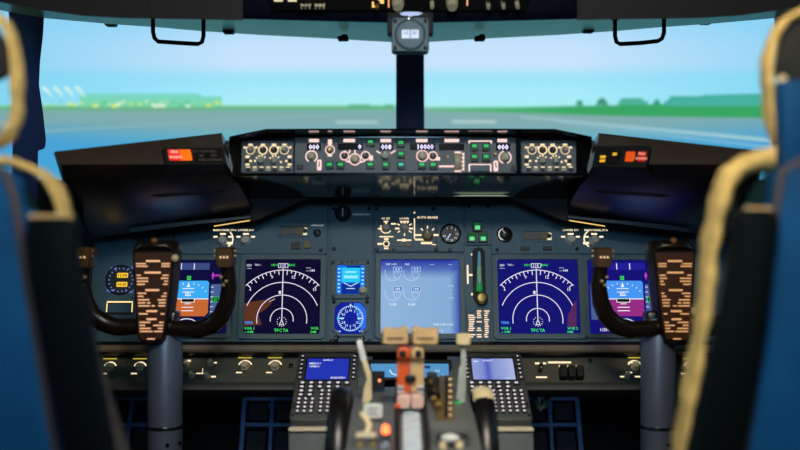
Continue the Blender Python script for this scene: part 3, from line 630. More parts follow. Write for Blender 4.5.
def isfd(t, lg, b):
    cx, cy, W, H = b; q = t.s
    lg.color((40, 200, 246)); lg.rect(cx, cy+H*.17, W*.66, H*.5, .0012); lg.color((14, 46, 150)); lg.rect(cx, cy-H*.3, W*.66, H*.36, .0012)
    lg.color((150, 236, 255)); lg.rect(cx, cy+H*.1, W*.5, H*.10, .0014); lg.rect(cx, cy+H*.27, W*.4, H*.06, .0014)
    for i in range(7):
        lg.rect(cx-W*.42, cy-H*.4+i*H*.13, W*.09, H*.05, .0014); lg.rect(cx+W*.42, cy-H*.4+i*H*.13, W*.09, H*.05, .0014)
    lg.color((200, 236, 255)); lg.line((cx-W*.25, cy-H*.1), (cx, cy-H*.22), .8*q, .0015); lg.line((cx+W*.25, cy-H*.1), (cx, cy-H*.22), .8*q, .0015); lg.rect(cx, cy-H*.3, W*.3, .7*q, .0015)
    lg.color((16, 40, 130)); lg.rect(cx+W*.1, cy+H*.45, W*.5, H*.07, .0014)
t = display('standby_display', 'small square standby display glowing cyan, above round blue compass dial', (336.5,265.5,365,294.5), 4.6, (30, 116, 232), isfd, corner=.004)
knob(t, 363, 291.5, 4.2, M['knobt'], 60, .014, .006)
SC2 = SCR
for px, py in ((333.5,263),(367.5,263),(333.5,297.5),(367.5,297.5)): x, y = t.uv(px, py); link('screw', SC2, t.o, (x, y, .0055))
for i in range(4):
    x, y = t.uv(342+i*5.2, 262.6); mb = MB(); mb.prism(rrect(x, y, 2.8*t.s, 2*t.s, .0006, 1), .005, .0075, .0005); t.part('push_button', mb, M['knobb'])
# round compass dial with octagonal glass
t = T('compass_dial', 'blue lit compass rose dial with octagonal glass below standby display', 'gauge', MI, 350.5, 318.5)
oct_ = lambda r, c: [(sx*r if k else sx*r*c, sy*r*c if k else sy*r) for sx, sy, k in ((1,-1,0),(1,-1,1),(1,1,1),(1,1,0),(-1,1,0),(-1,1,1),(-1,-1,1),(-1,-1,0))]
q = t.s; mb = MB(); mb.frame(oct_(18.4*q, .62), oct_(16*q, .62), -.004, .006); t.part('bezel', mb, M['bezel'])
mb = MB().color((18, 34, 150)); mb.flat(oct_(16.1*q, .62), .001); mb.color((44, 112, 224)); mb.flat([(3*q, 15.5*q), (9.5*q, 15.5*q), (15.6*q, 9*q), (15.6*q, -9*q), (11*q, -13*q)], .0012)
s = t.part('dial_face', mb, M_SYM)
lg = MB().color((190, 226, 255)); lg.arc(0, 0, 12.6*q, 0, 360, .6*q, .0016, 48)
for i in range(36): a = 2*PI*i/36; r1 = 9.8 if i % 3 == 0 else 11; lg.line((r1*q*math.cos(a), r1*q*math.sin(a)), (12.6*q*math.cos(a), 12.6*q*math.sin(a)), .6*q, .0016)
for i, s_ in enumerate(('N','3','6','E','12','15','S','21','24','W','30','33')): a = PI/2-2*PI*i/12; lg.text(s_, 8*q*math.cos(a), 8*q*math.sin(a), 2.4*q, .0016)
lg.flat([(-1.2*q, 13*q), (1.2*q, 13*q), (0, 15.4*q)], .0017); lg.rect(-10*q, 0, 6*q, 1.2*q, .0017); lg.rect(10*q, 0, 6*q, 1.2*q, .0017); lg.text('VOR', -12*q, -13*q, 1.8*q, .0016); lg.text('VOR', 11*q, -13*q, 1.8*q, .0016)
lg.color((60, 220, 240)); lg.rect(-12*q, 0, 3*q, 1.6*q, .0018); lg.build('symbology', M_SYM, s)
for px, py in ((334,302),(367,302),(336,338.5),(362,338.5)):
    x, y = t.uv(px, py); mb = MB(); mb.lathe([(.0062,-.002),(.0062,.004),(.004,.008)] if py > 330 else [(.004,-.001),(.004,.002),(.002,.003)], 16, flute=.04); t.part('knob' if py > 330 else 'screw', mb, M['knobb'] if py > 330 else M['screw'], loc=(x, y, 0))
# captain's small yellow-lit gauge and placard box beside the yoke
t = T('clock_gauge', 'round dark clock gauge with two yellow readouts and blue marks beside captain yoke', 'gauge', MI, 121, 280)
q = t.s; mb = MB(); mb.lathe([(15.5*q,-.003),(15.5*q,.003),(14*q,.005),(14*q,.001)], 32); t.part('case', mb, mat('gauge_slate', (40, 52, 62), .5))
lg = MB().color((120, 140, 230))
for a in range(0, 360, 20): aa = math.radians(a); lg.line((11*q*math.cos(aa), 11*q*math.sin(aa)), (12.6*q*math.cos(aa), 12.6*q*math.sin(aa)), .8*q, .0016)
for x, y, s in ((-8, 12, 'CHR'), (9, 12, 'SET'), (-10, -11, 'TIME'), (9, -12, 'RUN')): lg.text(s, x*q, y*q, 2.4*q, .0016)
s = t.part('dial_face', lg, M_SYM)
mb = MB().color((255, 205, 60)); mb.flat(rrect(1.5*q, 4.6*q, 11*q, 5*q, q), .002); mb.flat(rrect(1.5*q, -4.6*q, 11*q, 5*q, q), .002); mb.color((60, 40, 8)); mb.text('12:04', 1.5*q, 4.6*q, 3*q, .0023); mb.text('00:00', 1.5*q, -4.6*q, 3*q, .0023); t.part('readout', mb, M_SYM)
t = T('placard_box', 'black recess with cream backlit frame below the yellow-lit clock', 'placard', MI, 120, 308)
q = t.s; mb = MB(); mb.frame(rrect(0, 0, 27*q, 13*q, .002, 1), rrect(0, 0, 23*q, 9.5*q, .001, 1), -.002, .004); t.part('rim', mb, M['knobb'])
lg = MB().color((255, 226, 160)); lg.rect(0, 5.8*q, 26*q, 1.6*q, .0045); lg.rect(-12.6*q, 0, 1.2*q, 9*q, .0045); lg.rect(12.6*q, 0, 1.2*q, 9*q, .0045); t.part('backlit_lettering', lg, M_LEG)
mb = MB(); mb.box((0, 0, -.001), (23*q, 9.5*q, .001)); t.part('well', mb, M['black'])

# upper row of selectors: main panel and lower display selectors at each end
def selector_pair(side):
    L_ = [(223, 239), (246, 239)] if side < 0 else [(570.5, 238.5), (594, 238.5)]
    t = T('display_selector', 'pair of lit rotary display selectors under %s glareshield wing' % ('captain' if side < 0 else 'first officer'), 'selector', MI, (L_[0][0]+L_[1][0])/2, 238)
    mb = MB(); cx, cy, W, H = mrect(t, L_[0][0]-14, 226, L_[1][0]+14, 250); mb.prism(rrect(cx, cy, W, H, .002, 1), -.003, .0008, .0006); t.part('faceplate', mb, M['plate'])
    lg = MB().color((255, 236, 196)); big = 0 if side < 0 else 1
    for i, (px, py) in enumerate(L_):
        ltext(lg, t, 'MAIN PANEL DUs' if i == big else 'LOWER DU', px+(2 if i == big else 0), 230.2, 2.0, .0012, .5, 1.05)
        lrect(lg, t, px-3, 233.2, px+3, 235, .0012); lrect(lg, t, px-9.5, 236, px-5.4, 237.8, .0012); lrect(lg, t, px+5.2, 236, px+9.2, 237.8, .0012)
        if i == big: ring(lg, t, px+(1 if side < 0 else -1), 239, 9, -60 if side < 0 else 120, 50 if side < 0 else 240, 1.3, .0012); lrect(lg, t, px+(4 if side < 0 else -11), 242, px+(10 if side < 0 else -5), 244.5, .0012)
        knob(t, px, py+2, 5.0, mat('knob_pale', (206, 206, 196), .45), 90, .016)
    t.part('backlit_lettering', lg, M_LEG)
selector_pair(-1); selector_pair(1)
def small_panel(side):
    R = (277,225,309,237) if side < 0 else (521,230,553,242); d = 0 if side < 0 else 1
    t = T('disengage_light_panel', 'small recessed strip of warning lamps above %s navigation display' % ('captain' if side < 0 else 'first officer'), 'warning light', MI, (R[0]+R[2])/2, R[3])
    cx, cy, W, H = mrect(t, *R); mb = MB(); mb.frame(rrect(cx, cy, W, H, .002, 1), rrect(cx, cy, W*.9, H*.72, .001, 1), 0, .003); t.part('rim', mb, M['panel'])
    for i in range(3): mb = MB(); mb.prism(rrect(cx-W*.28+W*.25*i, cy, W*.22, H*.62, .001, 1), -.001, .002, .0006); t.part('lamp', mb, mat('lamp_grey', (96, 100, 92), .4) if i < 2 else mat('lamp_olive', (120, 112, 70), .4))
    lg = MB().color((235, 225, 180)); x = R[2]-4; lrect(lg, t, x-2, R[3]-3, x+2.5, R[3]-1.6, .0022); ring(lg, t, x, (R[1]+R[3])/2, 3, -120, 100, .8, .0022); t.part('backlit_lettering', lg, M_LEG)
    knob(t, x, (R[1]+R[3])/2, 1.8, M['knobb'], 90, .008)
    for i, (px, py) in enumerate(((296, 246), (307, 245)) if side < 0 else ((525, 248.5), (547.5, 248.5))):
        x, y = t.uv(px, py); mb = MB(); mb.prism(rrect(x, y, (9-2*i*(1-d))*t.s, (7-3*d)*t.s, .001, 1), 0, .004, .0008); t.part('annunciator', mb, M['knobb'] if not (side < 0 and i) else mat('lamp_olive', (120, 112, 70), .4))
small_panel(-1); small_panel(1)
t = T('rotary_switch', 'small round switch with white pointer beside captain warning lamps', 'switch', MI, 317.5, 233.5)
mb = MB(); mb.lathe([(.0085,0),(.0085,.004),(.006,.006),(.005,.012),(.003,.013)], 20); t.part('bushing', mb, M['chrome']); knob(t, 317.5, 233.5, 1.8, M['knobb'], 60, .015)
lg = MB().color((150, 160, 160)); ltext(lg, t, 'DISENGAGE', 317.5, 225.5, 1.6); t.part('lettering', lg, M_LEG)
t = T('brightness_knob', 'black round knob with white line on plain plate above standby display', 'knob', MI, 343, 214)
mb = MB(); mb.lathe([(8.4*t.s,0),(8.4*t.s,.004),(6.4*t.s,.006),(6*t.s,.015),(5*t.s,.016)], 28, flute=.03); t.part('knob_body', mb, M['black'])
mb = MB(); mb.line((0, -4*t.s), (0, 4*t.s), 1.3*t.s, .0166); t.part('pointer', mb, M['white'])
lg = MB().color((84, 100, 108)); ltext(lg, t, 'ANTISKID INOP', 361, 214.5, 1.7); t.part('lettering', lg, M_LEG)
# autobrake panel
t = T('autobrake_panel', 'centre selector panel with lit AUTO BRAKE knob beside flap gauge', 'selector', MI, 405, 229)
cx, cy, W, H = mrect(t, 375.5, 207, 434.5, 250.5); mb = MB(); mb.prism(rrect(cx, cy, W, H, .002, 1), -.003, .0008, .0006); t.part('faceplate', mb, M['plate'])
lg = MB().color((255, 230, 180)); z = .0012
ltext(lg, t, 'AUTO BRAKE', 427.3, 217.5, 2.4, z, .5, 1.0); lrect(lg, t, 413.9, 218.5, 415, 239, z); lrect(lg, t, 413.7, 212, 415.2, 213.5, z)
for px, wd in ((386, 8), (404.5, 10)): ltext(lg, t, 'LOWER' if wd > 9 else 'N1 SET', px, 218.6, 1.9, z); lrect(lg, t, px-wd*.3, 221, px+wd*.3, 222.2, z); lrect(lg, t, px-1, 222, px+1, 225, z)
lrect(lg, t, 391, 223.2, 396, 224.8, z); lrect(lg, t, 378, 228, 382, 229.6, z); lrect(lg, t, 395, 227.8, 399.5, 229.5, z); lrect(lg, t, 409, 227.8, 413, 229.5, z)
for a in (215, 270, 325, 150, 30, 60, 120): 
    x, y = t.uv(404.5, 228); aa = math.radians(a); lg.line((x+5.4*t.s*math.cos(aa), y+5.4*t.s*math.sin(aa)), (x+8.4*t.s*math.cos(aa), y+8.4*t.s*math.sin(aa)), 1.2*t.s, z)
ring(lg, t, 386, 228, 5.4, 150, 330, 1.0, z); lrect(lg, t, 379.5, 236.2, 393.5, 237.4, z); lrect(lg, t, 384, 238, 388.5, 240, z); lrect(lg, t, 377.5, 243, 382.5, 245, z); lrect(lg, t, 384, 247.6, 388.5, 249.2, z); ring(lg, t, 386.3, 243.8, 2.8, 0, 360, 1.1, z)
lrect(lg, t, 397, 239.6, 411.5, 241, z); lrect(lg, t, 402, 238.8, 406, 241.6, z); lrect(lg, t, 415, 234.3, 422, 236, z); lrect(lg, t, 415, 238.8, 424, 240.6, z); lrect(lg, t, 433, 234.2, 438.5, 236.2, z); lrect(lg, t, 421, 242, 432, 244.3, z); lrect(lg, t, 432, 244.2, 436, 245.2, z)
for a in (90, 135, 45, 180, 0): x, y = t.uv(427.5, 235); aa = math.radians(a); lg.line((x+6.4*t.s*math.cos(aa), y+6.4*t.s*math.sin(aa)), (x+9.4*t.s*math.cos(aa), y+9.4*t.s*math.sin(aa)), 1.2*t.s, z)
t.part('backlit_lettering', lg, M_LEG)
knob(t, 386, 228, 4, M['knobg'], 90, .014); knob(t, 404.5, 228, 4.4, M['knobg'], 90, .014); knob(t, 427.5, 236, 6, mat('knob_olive', (120, 108, 76), .45), 100, .016); knob(t, 386.3, 243.8, 1.8, M['knobb'], 90, .008)
for px in (400.5, 408.5): x, y = t.uv(px, 244.8); mb = MB(); mb.prism(rrect(x, y, 6*t.s, 4.4*t.s, .0008, 1), 0, .004, .0008); t.part('annunciator', mb, mat('lamp_grey', (96, 100, 92), .4))
# flap gauge
t = T('flap_gauge', 'black round flap position gauge with small white digits', 'gauge', MI, 450.5, 234)
q = t.s; mb = MB(); mb.lathe([(10.5*q,-.003),(10.5*q,.003),(9.2*q,.005),(9*q,.001)], 36); t.part('case', mb, M['knobb'])
mb = MB(); mb.lathe([(9.2*q,0),(9.2*q,.0008)], 32); t.part('dial_face', mb, M['glassdk'])
lg = MB().color((170, 190, 205))
for i, s in enumerate(('1', '2', '5', '10', '15', '25', '30', '40')): a = math.radians(120-40*i); lg.text(s, 6.6*q*math.cos(a), 6.6*q*math.sin(a), 2.2*q, .0014)
lg.line((0, 0), (-3*q, -4.6*q), 1.2*q, .0018); t.part('markings', lg, M_LEG)
# landing gear lights and lever
t = T('gear_light_cluster', 'three green landing gear lights in black housings above gear lever', 'indicator light', MI, 477.5, 233)
for px, py in ((477.3,226.5),(471.8,237.5),(483,237.5)):
    x, y = t.uv(px, py); mb = MB(); mb.prism(rrect(x, y, 9.6*t.s, 11*t.s, .0016, 1), -.001, .006, .001); h = t.part('housing', mb, mat('button_green_black', (12, 52, 36), .4))
    l = MB().color((16, 84, 44)); l.flat(rrect(x, y+1.5*t.s, 8*t.s, 4*t.s, .0008, 1), .0064); l.color((110, 226, 150)); l.flat(rrect(x, y-1.8*t.s, 5*t.s, 4*t.s, .0008, 1), .0066); l.build('lamp', M_SYM, h)
t = T('gear_lever', 'landing gear lever in black slot with green glow and brass knob', 'lever', MI, 479, 303)
mb = MB(); x, y = t.uv(479, 275); mb.prism(rrect(x, y, 13*t.s, 57*t.s, 6*t.s, 4), -.001, .0015, .0005); t.part('slot', mb, M['black'])
mb = MB(); a = t.uv(479, 252); b = t.uv(479, 268); c = t.uv(479, 284)
mb.tube([a+(.004,), (a[0], a[1]-.01, .006), b+(.006,)], [.002, .0035, .004], n=10); t.part('lever_arm', mb, mat('lever_clear_blue', (120, 176, 190), .3, emit=(60, 120, 140), es=.5))
mb = MB(); mb.tube([b+(.006,), c+(.008,)], [.0045, .0055], n=10); t.part('lever_sleeve', mb, mat('lever_pale_green', (170, 210, 190), .35, emit=(70, 120, 95), es=.4))
mb = MB(); d = t.uv(479, 292); mb.tube([c+(.008,), d+(.009,)], [.0065, .007], n=10); t.part('lever_collar', mb, mat('lever_green', (40, 160, 80), .35, emit=(20, 110, 50), es=.8))
mb = MB(); e = t.uv(481, 299.5); mb.lathe([(.004,-.012),(.012,-.008),(.013,.006),(.009,.012),(.002,.013)], 20, e+(.016,)); t.part('knob', mb, M['brass'])
lg = MB().color((255, 232, 196))
for r in ((471,253.5,473.5,255.5),(467,265,468.4,284),(469,274,473,276),(471,293,474,295.5)): lrect(lg, t, *r)
t.part('backlit_lettering', lg, M_LEG)
t = T('speed_limit_placard', 'dark placard of tiny cream text below the gear lever', 'placard', MI, 479, 324)
cx, cy, W, H = mrect(t, 466.5, 309, 491, 339); mb = MB(); mb.prism(rrect(cx, cy, W, H, .001, 1), -.001, .0012, .0004); t.part('plate', mb, M['panel'])
lg = MB(); rr = random.Random(3)
for j in range(13):
    y = 310.5+j*2.15
    for (a, b) in ((468, 475.5), (476.5, 483), (484, 489.5)):
        if rr.random() < .88 and not (j < 2 and a < 470): lg.color((255, 222, 190)); lrect(lg, t, a+rr.random(), y, b-rr.random()*2.5, y+1.25, .0016)
t.part('lettering', lg, M_LEG)
t = T('rheostat', 'round black knob with chrome cap right of the gear lights', 'knob', MI, 504.5, 235)
mb = MB(); mb.lathe([(8*t.s,0),(8*t.s,.003),(6.6*t.s,.005)], 28); t.part('skirt', mb, M['chrome']); mb = MB(); mb.lathe([(5.6*t.s,.004),(5.4*t.s,.014),(4*t.s,.016)], 24, flute=.05); t.part('knob_body', mb, M['knobb'])
mb = MB(); mb.line((0, 0), (-3*t.s, 3.6*t.s), 1.3*t.s, .0166); t.part('pointer', mb, M['white']); lg = MB().color((225, 220, 205)); lg.arc(0, 0, 6*t.s, 100, 250, .9*t.s, .0054); t.part('scale_marks', lg, M_LEG)

# ------------------------------------------------------------------ ledge and lower kick panels
led = T('panel_ledge', 'long brown-grey ledge running below the instrument displays', 'ledge', loc=tuple(P(409, 350, 2.2)))
def bar(t, name, x0, x1, prof, m):
    rings = [[t.L((X, Y, CAMZ+(225-py)/K*Y)) for (py, Y) in prof] for X in (x0, x1)]
    return t.part(name, MB().loft(rings), m, bevel=.002, seg=2)
bar(led, 'seal', -.68, .72, [(341.5,2.21),(345,2.19),(345,2.26),(341.5,2.26)], M['black'])
bar(led, 'shelf', -.68, .72, [(345,2.165),(349,2.15),(352.5,2.155),(353,2.24),(345,2.24)], M['ledge'])
bar(led, 'underside', -.68, .72, [(353,2.17),(357.5,2.185),(357.5,2.25),(353,2.25)], M['shroud'])
LK = PP(P(409, 356, 2.185), P(409, 386, 2.15))
def kick(side):
    R = (84, 301) if side < 0 else (522, 735)
    t = T('kick_panel', 'olive-grey lower panel with lit knobs in front of %s knees' % ('captain' if side < 0 else 'first officer'), 'panel', LK, sum(R)/2, 386)
    cx, cy, W, H = mrect(t, R[0], 356.5, R[1], 385); mb = MB(); mb.prism(rrect(cx, cy, W, H, .002, 1), -.02, 0, .001); t.part('faceplate', mb, M['kick'])
    cx, cy, W, H = mrect(t, R[0], 385, R[1], 393); mb = MB(); mb.box((cx, cy, -.004), (W, H, .04)); t.part('lower_rail', mb, mat('rail_grey', (56, 58, 56), .5), bevel=.002)
    lg = MB().color((255, 230, 186))
    def k(px, py, r, arc=True, m='knobt'):
        if arc: ring(lg, t, px, py, r+2.2, 20, 160, 1.4); lrect(lg, t, px-9, py+5, px-3, py+6.3); lg.color((190, 168, 60)); lrect(lg, t, px-7, py-9.6, px+7, py-8.6); lg.color((255, 230, 186))
        knob(t, px, py, r, M[m], 70, .016)
    if side < 0:
        k(245, 367, 4.6); k(275, 367, 4.6); k(211, 364, 3.6, False, 'knobg'); k(192, 376, 3.2, False); k(207, 376.5, 3.2, False); k(187, 365, 3, False)
        lrect(lg, t, 213, 362, 217, 363.6); lrect(lg, t, 211, 376, 216, 377.6); lrect(lg, t, 196, 373, 205, 374); lrect(lg, t, 202, 368.5, 203.2, 374); lrect(lg, t, 187, 360, 191, 362); k(110, 368, 4); k(140, 368, 4)
    else:
        lrect(lg, t, 535, 362.5, 546, 364.5); lrect(lg, t, 536, 376.5, 547, 378.2); lrect(lg, t, 548, 361.5, 571, 363.5)
        for i in range(3): lrect(lg, t, 559+i*8.5, 365.2, 565+i*8.5, 368.6)
        k(540, 371, 2.6, False, 'knobb'); k(540.5, 366.5, 2.4, False, 'knobb')
        for i in range(3):
            x, y = t.uv(562.5+i*8.3, 374.5); mb = MB(); mb.prism(rrect(x, y, 7.4*t.s, 13*t.s, .003), 0, .02, .002); t.part('guarded_switch', mb, M['black'])
        k(635, 367, 4.6); k(627, 376.5, 3.2, False); lrect(lg, t, 620, 376, 624, 377.5); lrect(lg, t, 635, 376, 640, 377.5); lrect(lg, t, 628, 362, 633, 363.5); k(690, 368, 4)
    t.part('backlit_lettering', lg, M_LEG)
    x, y = t.uv(R[1]-10, 366) if side < 0 else t.uv(R[0]+68, 361); mb = MB(); mb.lathe([(.005,0),(.005,.003),(.003,.004)], 12, (x, y, 0)); t.part('screw', mb, M['screw'])
kick(-1); kick(1)
# rudder pedals in the dark footwell
def pedal(label, px, flip):
    t = T('rudder_pedal', label, 'pedal', PP(P(px, 398, 2.46), P(px, 470, 2.38)), px, 470, group='rudder pedals')
    cx, cy = t.uv(px, 432); q = t.s; W, H = 58*q, 70*q
    for nm, r in (('side_bar', (-W/2, 0, 5*q, H)), ('side_bar', (W/2, 0, 5*q, H)), ('centre_bar', (0, 0, 4*q, H)), ('cross_bar', (0, H/2, W, 5*q)), ('cross_bar', (0, H*.1, W, 4.4*q)), ('cross_bar', (0, -H/2, W, 5*q))):
        mb = MB(); mb.box((cx+r[0], cy+r[1], 0), (r[2], r[3], .012)); t.part(nm, mb, M['pedal'], bevel=.002)
    for sx in (-1, 1):
        for sy in (-1, 1):
            mb = MB(); mb.prism(rrect(cx+sx*W*.25, cy+(H*.3 if sy > 0 else -H*.2), W*.34, H*(.26 if sy > 0 else .44), .006), -.006, .001, .002); t.part('tread_pad', mb, M['rubber'])
    mb = MB(); mb.tube([(cx, cy+H*.4, -.006), (cx, cy+H*.4, -.09), (cx, cy-H*.2, -.16)], .012, n=8); t.part('pedal_arm', mb, M['pedal'])
pedal('blue steel rudder pedal between captain column and pedestal', 271, 0); pedal('blue steel rudder pedal outboard of captain column', 128, 0)
pedal('blue steel rudder pedal between first officer column and pedestal', 551, 0); pedal('blue steel rudder pedal outboard of first officer column', 694, 0)
mb = MB(); 
for i, (a, b) in enumerate((((536,394,2.3),(543,411,2.3)),((554,394,2.3),(543,411,2.3)))): pass
t = T('footwell_hook', 'pale green V-shaped bracket under first officer kick panel', 'bracket', loc=tuple(P(545, 393, 2.2)))
t.part('hook_rod', MB().tube([t.L(P(533, 390, 2.2)), t.L(P(537, 402, 2.2)), t.L(P(541, 409, 2.2)), t.L(P(545, 405, 2.2)), t.L(P(549, 391, 2.2))], .007, n=8), mat('pale_green_metal', (70, 96, 88), .5))
t.part('hook_plate', MB().box(t.L(P(541, 391, 2.2)), (.05, .03, .006)), mat('pale_green_metal', (70, 96, 88), .5))

# ------------------------------------------------------------------ control columns and yokes
def yoke(side):
    f = (lambda px: px) if side < 0 else (lambda px: 828-px)
    who = 'captain' if side < 0 else 'first officer'
    pl = VP(1.95); t = T('control_yoke', 'dark control yoke with brown lit checklist board on %s column' % who, 'yoke', pl, f(154), 344)
    u = lambda px, py, z=0: t.uv(f(px), py)+(z,)
    hubp = [(132,252),(134,245),(139,241),(168,240.5),(174,244),(176,252),(172.5,290),(167,330),(163.5,341),(158,344),(143,344),(138.5,340),(136,330)]
    mb = MB(); mb.loft([[u(x, y, -.055) for x, y in hubp], [u(x, y, -.004) for x, y in hubp], [u(154+(x-154)*.95, 293+(y-293)*.98, 0) for x, y in hubp]]); t.part('hub', mb, M['hub'])
    brd = [(134.5,254),(136,252.5),(171.5,252.5),(173,254),(170,290),(164.5,330),(161.5,338.5),(143,340),(140,337),(138.5,330)]
    mb = MB(); mb.loft([[u(x, y, -.001) for x, y in brd], [u(x, y, .004) for x, y in brd]]); bo = t.part('checklist_board', mb, M['brown'])
    lg = MB(); rr = random.Random(5); lc = (236, 176, 130) if side < 0 else (214, 156, 104)
    lg.color(lc)
    def seg(a, b, y, h=1.3):
        p, q_ = u(a, y+h), u(b, y); x0, x1 = min(p[0], q_[0]), max(p[0], q_[0]); lg.flat([(x0,p[1]),(x1,p[1]),(x1,q_[1]),(x0,q_[1])], .0046)
    ys = [(260,'h'),(263,'l'),(265.5,'l'),(271.5,'h'),(274.5,'l'),(277.5,'l'),(280.5,'l'),(283.5,'l'),(289,'h'),(292.5,'l'),(295.5,'l'),(299,'l'),(302,'m'),(305,'m'),(310,'h'),(313,'l'),(318,'h'),(321.5,'l'),(324.5,'l'),(327.5,'l'),(330.5,'m'),(338,'h2')]
    for y, k in ys:
        k0 = (y-254)/86; xl, xr = 136+5*k0, 171.5-9.5*k0; c = (xl+xr)/2
        if side > 0: pass
        if k == 'h': wd = rr.uniform(5, 8.5); seg(c-wd, c+wd, y, 1.9)
        elif k == 'h2': seg(c-4, c+4, y, 1.2)
        elif k == 'l': a = rr.uniform(4, 12); b = rr.uniform(3, 10); seg(xl, xl+a, y); seg(xr-b, xr, y)
        else: a = rr.uniform(6, 13); seg(xl, xl+a, y); seg(xl+a+1.5, xl+a+5, y); seg(xr-7, xr, y)
    lg.build('lettering', M_LEG, bo)
    mb = MB(); mb.tube([u(137, 249, .002), u(142, 246, .005), u(166, 246, .005), u(171, 249, .002)], [.003, .005, .005, .003], n=8); t.part('clip', mb, M['hub'])
    mb = MB(); mb.lathe([(.002,-.006),(.006,-.004),(.007,.002),(.004,.006),(.001,.007)], 16, u(154, 241, -.004)); t.part('clip_knob', mb, mat('amber_plastic', (140, 84, 40), .35))
    bx = (175.5, 258) if side < 0 else (134, 310.5)
    mb = MB(); mb.lathe([(.006,-.004),(.0075,.000),(.0065,.006),(.003,.009),(.0008,.0095)], 16, u(bx[0], bx[1], 0)); t.part('trim_button', mb, mat('cream_button', (250, 222, 170), .4))
    # horns: inner (towards pedestal) and outer
    inn = [(160,328,-.022),(176,330,-.022),(196,331,-.021),(210,326,-.02),(220,316,-.016),(226,302,-.013),(228.5,286,-.01),(227,268,-.008)]
    out = [(308-x, y-(2 if i < 4 else 0), z-.01) for i, (x, y, z) in enumerate(inn)]
    for h in (inn, out):
        mb = MB(); pts = [Vector(u(*p)) for p in h]; dense = []
        for i in range(len(pts)-1): dense += [pts[i], (pts[i]+pts[i+1])/2]
        dense.append(pts[-1]); n = len(dense)
        rad = [.014+.0035*math.sin(PI*min(1, i/n*1.15)) for i in range(n)]
        mb.tube(dense, rad, n=14, sq=.85, up=(0,0,1)); hn = t.part('horn', mb, M['hub'], ang=70)
        sx = 1 if h is inn else -1; b0 = 225 if h is inn else 83
        bxp = [(b0-9,250),(b0-7,247.5),(b0+7,247.5),(b0+9,250),(b0+8.5,265),(b0+6,268),(b0-6,268),(b0-8,265)]
        mb = MB(); mb.loft([[u(x, y, -.035) for x, y in bxp], [u(x, y, .008) for x, y in bxp], [u(b0+(x-b0)*.88, 257+(y-257)*.88, .012) for x, y in bxp]]); sb = t.part('switch_box', mb, mat('switch_box_brown', (92, 62, 28), .4))
        mb = MB().color((240, 200, 150))
        for d in (-3.4, 0, 3.4): p = u(b0+d, 257, .0126); mb.flat(rrect(p[0], p[1], 1.8*t.s, 2.2*t.s, .0006, 1), p[2])
        mb.build('lettering', M_LEG, sb)
        for d in (-9, 9):
            for dy in (251, 256): p = u(b0+d, dy, -.004); mb = MB(); mb.tube([p, (p[0]+(.004 if d*sx*(-side) > 0 else -.004)*1, p[1], p[2])], .0025, n=8); mb.build('rocker', M['knobt'], sb)
        for px, py in ((b0-3*sx, 277), (b0+2*sx, 281), (b0-1*sx, 285)): p = u(px, py, .008); mb = MB(); mb.lathe([(.0032,-.004),(.0032,.003),(.002,.0045)], 10, p); mb.build('thumb_button', M['tan'], hn)
    # column as its own thing
    cp = (165 if side < 0 else 658); top = P(cp, 318, 2.0); c = T('control_column', 'tall grey steel control column rising in front of %s seat' % who, 'column', loc=(top.x, 2.0, 0))
    r = 17.2/K*2.0; zt = top.z; zr = P(cp, 426, 2.0).z
    mb = MB(); mb.lathe([(r*1.25, 0), (r*1.25, .06), (r, .08), (r, zr-.003)], 32); c.part('lower_tube', mb, M['steel'])
    mb = MB(); mb.lathe([(r, zr+.002), (r, zt-.02), (r*.8, zt)], 32); c.part('upper_tube', mb, M['steel'])
    mb = MB(); mb.lathe([(r*1.01, zr-.004), (r*1.04, zr-.001), (r*1.01, zr+.003)], 32); c.part('collar', mb, M['chrome'])
    for a in (-70, -25, -110):
        a = math.radians(a); mb = MB(); d = Vector((math.cos(a), math.sin(a), 0)); p = d*r+Vector((0, 0, zr-.03 if a > -1.5 else zr-.045)); mb.tube([p-d*.002, p+d*.003], .004, n=8); c.part('screw', mb, M['screw'])
    mb = MB(); mb.box((0, .004, zt-.012), (.05, .05, .05)); c.part('yoke_mount', mb, M['hub'], bevel=.006)
yoke(-1); yoke(1)

# ------------------------------------------------------------------ centre pedestal
ped = T('centre_pedestal', 'grey centre pedestal housing between the pilot seats', 'pedestal', loc=(XC, 1.75, 0))
CD = PP(P(409, 354, 2.06), P(409, 421.5, 1.87))
pb = P(409, 421.5, 1.87); pt = P(409, 354, 2.06)
for sx in (-1, 1):
    xo, xi = .219*sx+XC, .075*sx+XC
    rings = [[ped.L((X, 2.12, 0)), ped.L((X, 2.12, pt.z-.012)), ped.L((X, 2.06, pt.z-.012)), ped.L((X, 1.87, pb.z-.012)), ped.L((X, 1.858, pb.z-.014)), ped.L((X, 1.858, 0))] for X in (xo, xi)]
    ped.part('forward_housing', MB().loft(rings), M['box'], bevel=.003)
    mb = MB(); mb.box(ped.L(((xo+xi)/2, 1.862, pb.z-.012)), (abs(xo-xi), .018, .006)); ped.part('edge_strip', mb, M['yel'], bevel=.002)
    mb = MB(); mb.lathe([(.004, 0), (.004, .003), (.002, .004)], 10); o = ped.part('screw', mb, M['chrome'], loc=ped.L((xo-sx*.02, 1.857, .588))); o.rotation_euler = (PI/2, 0, 0)
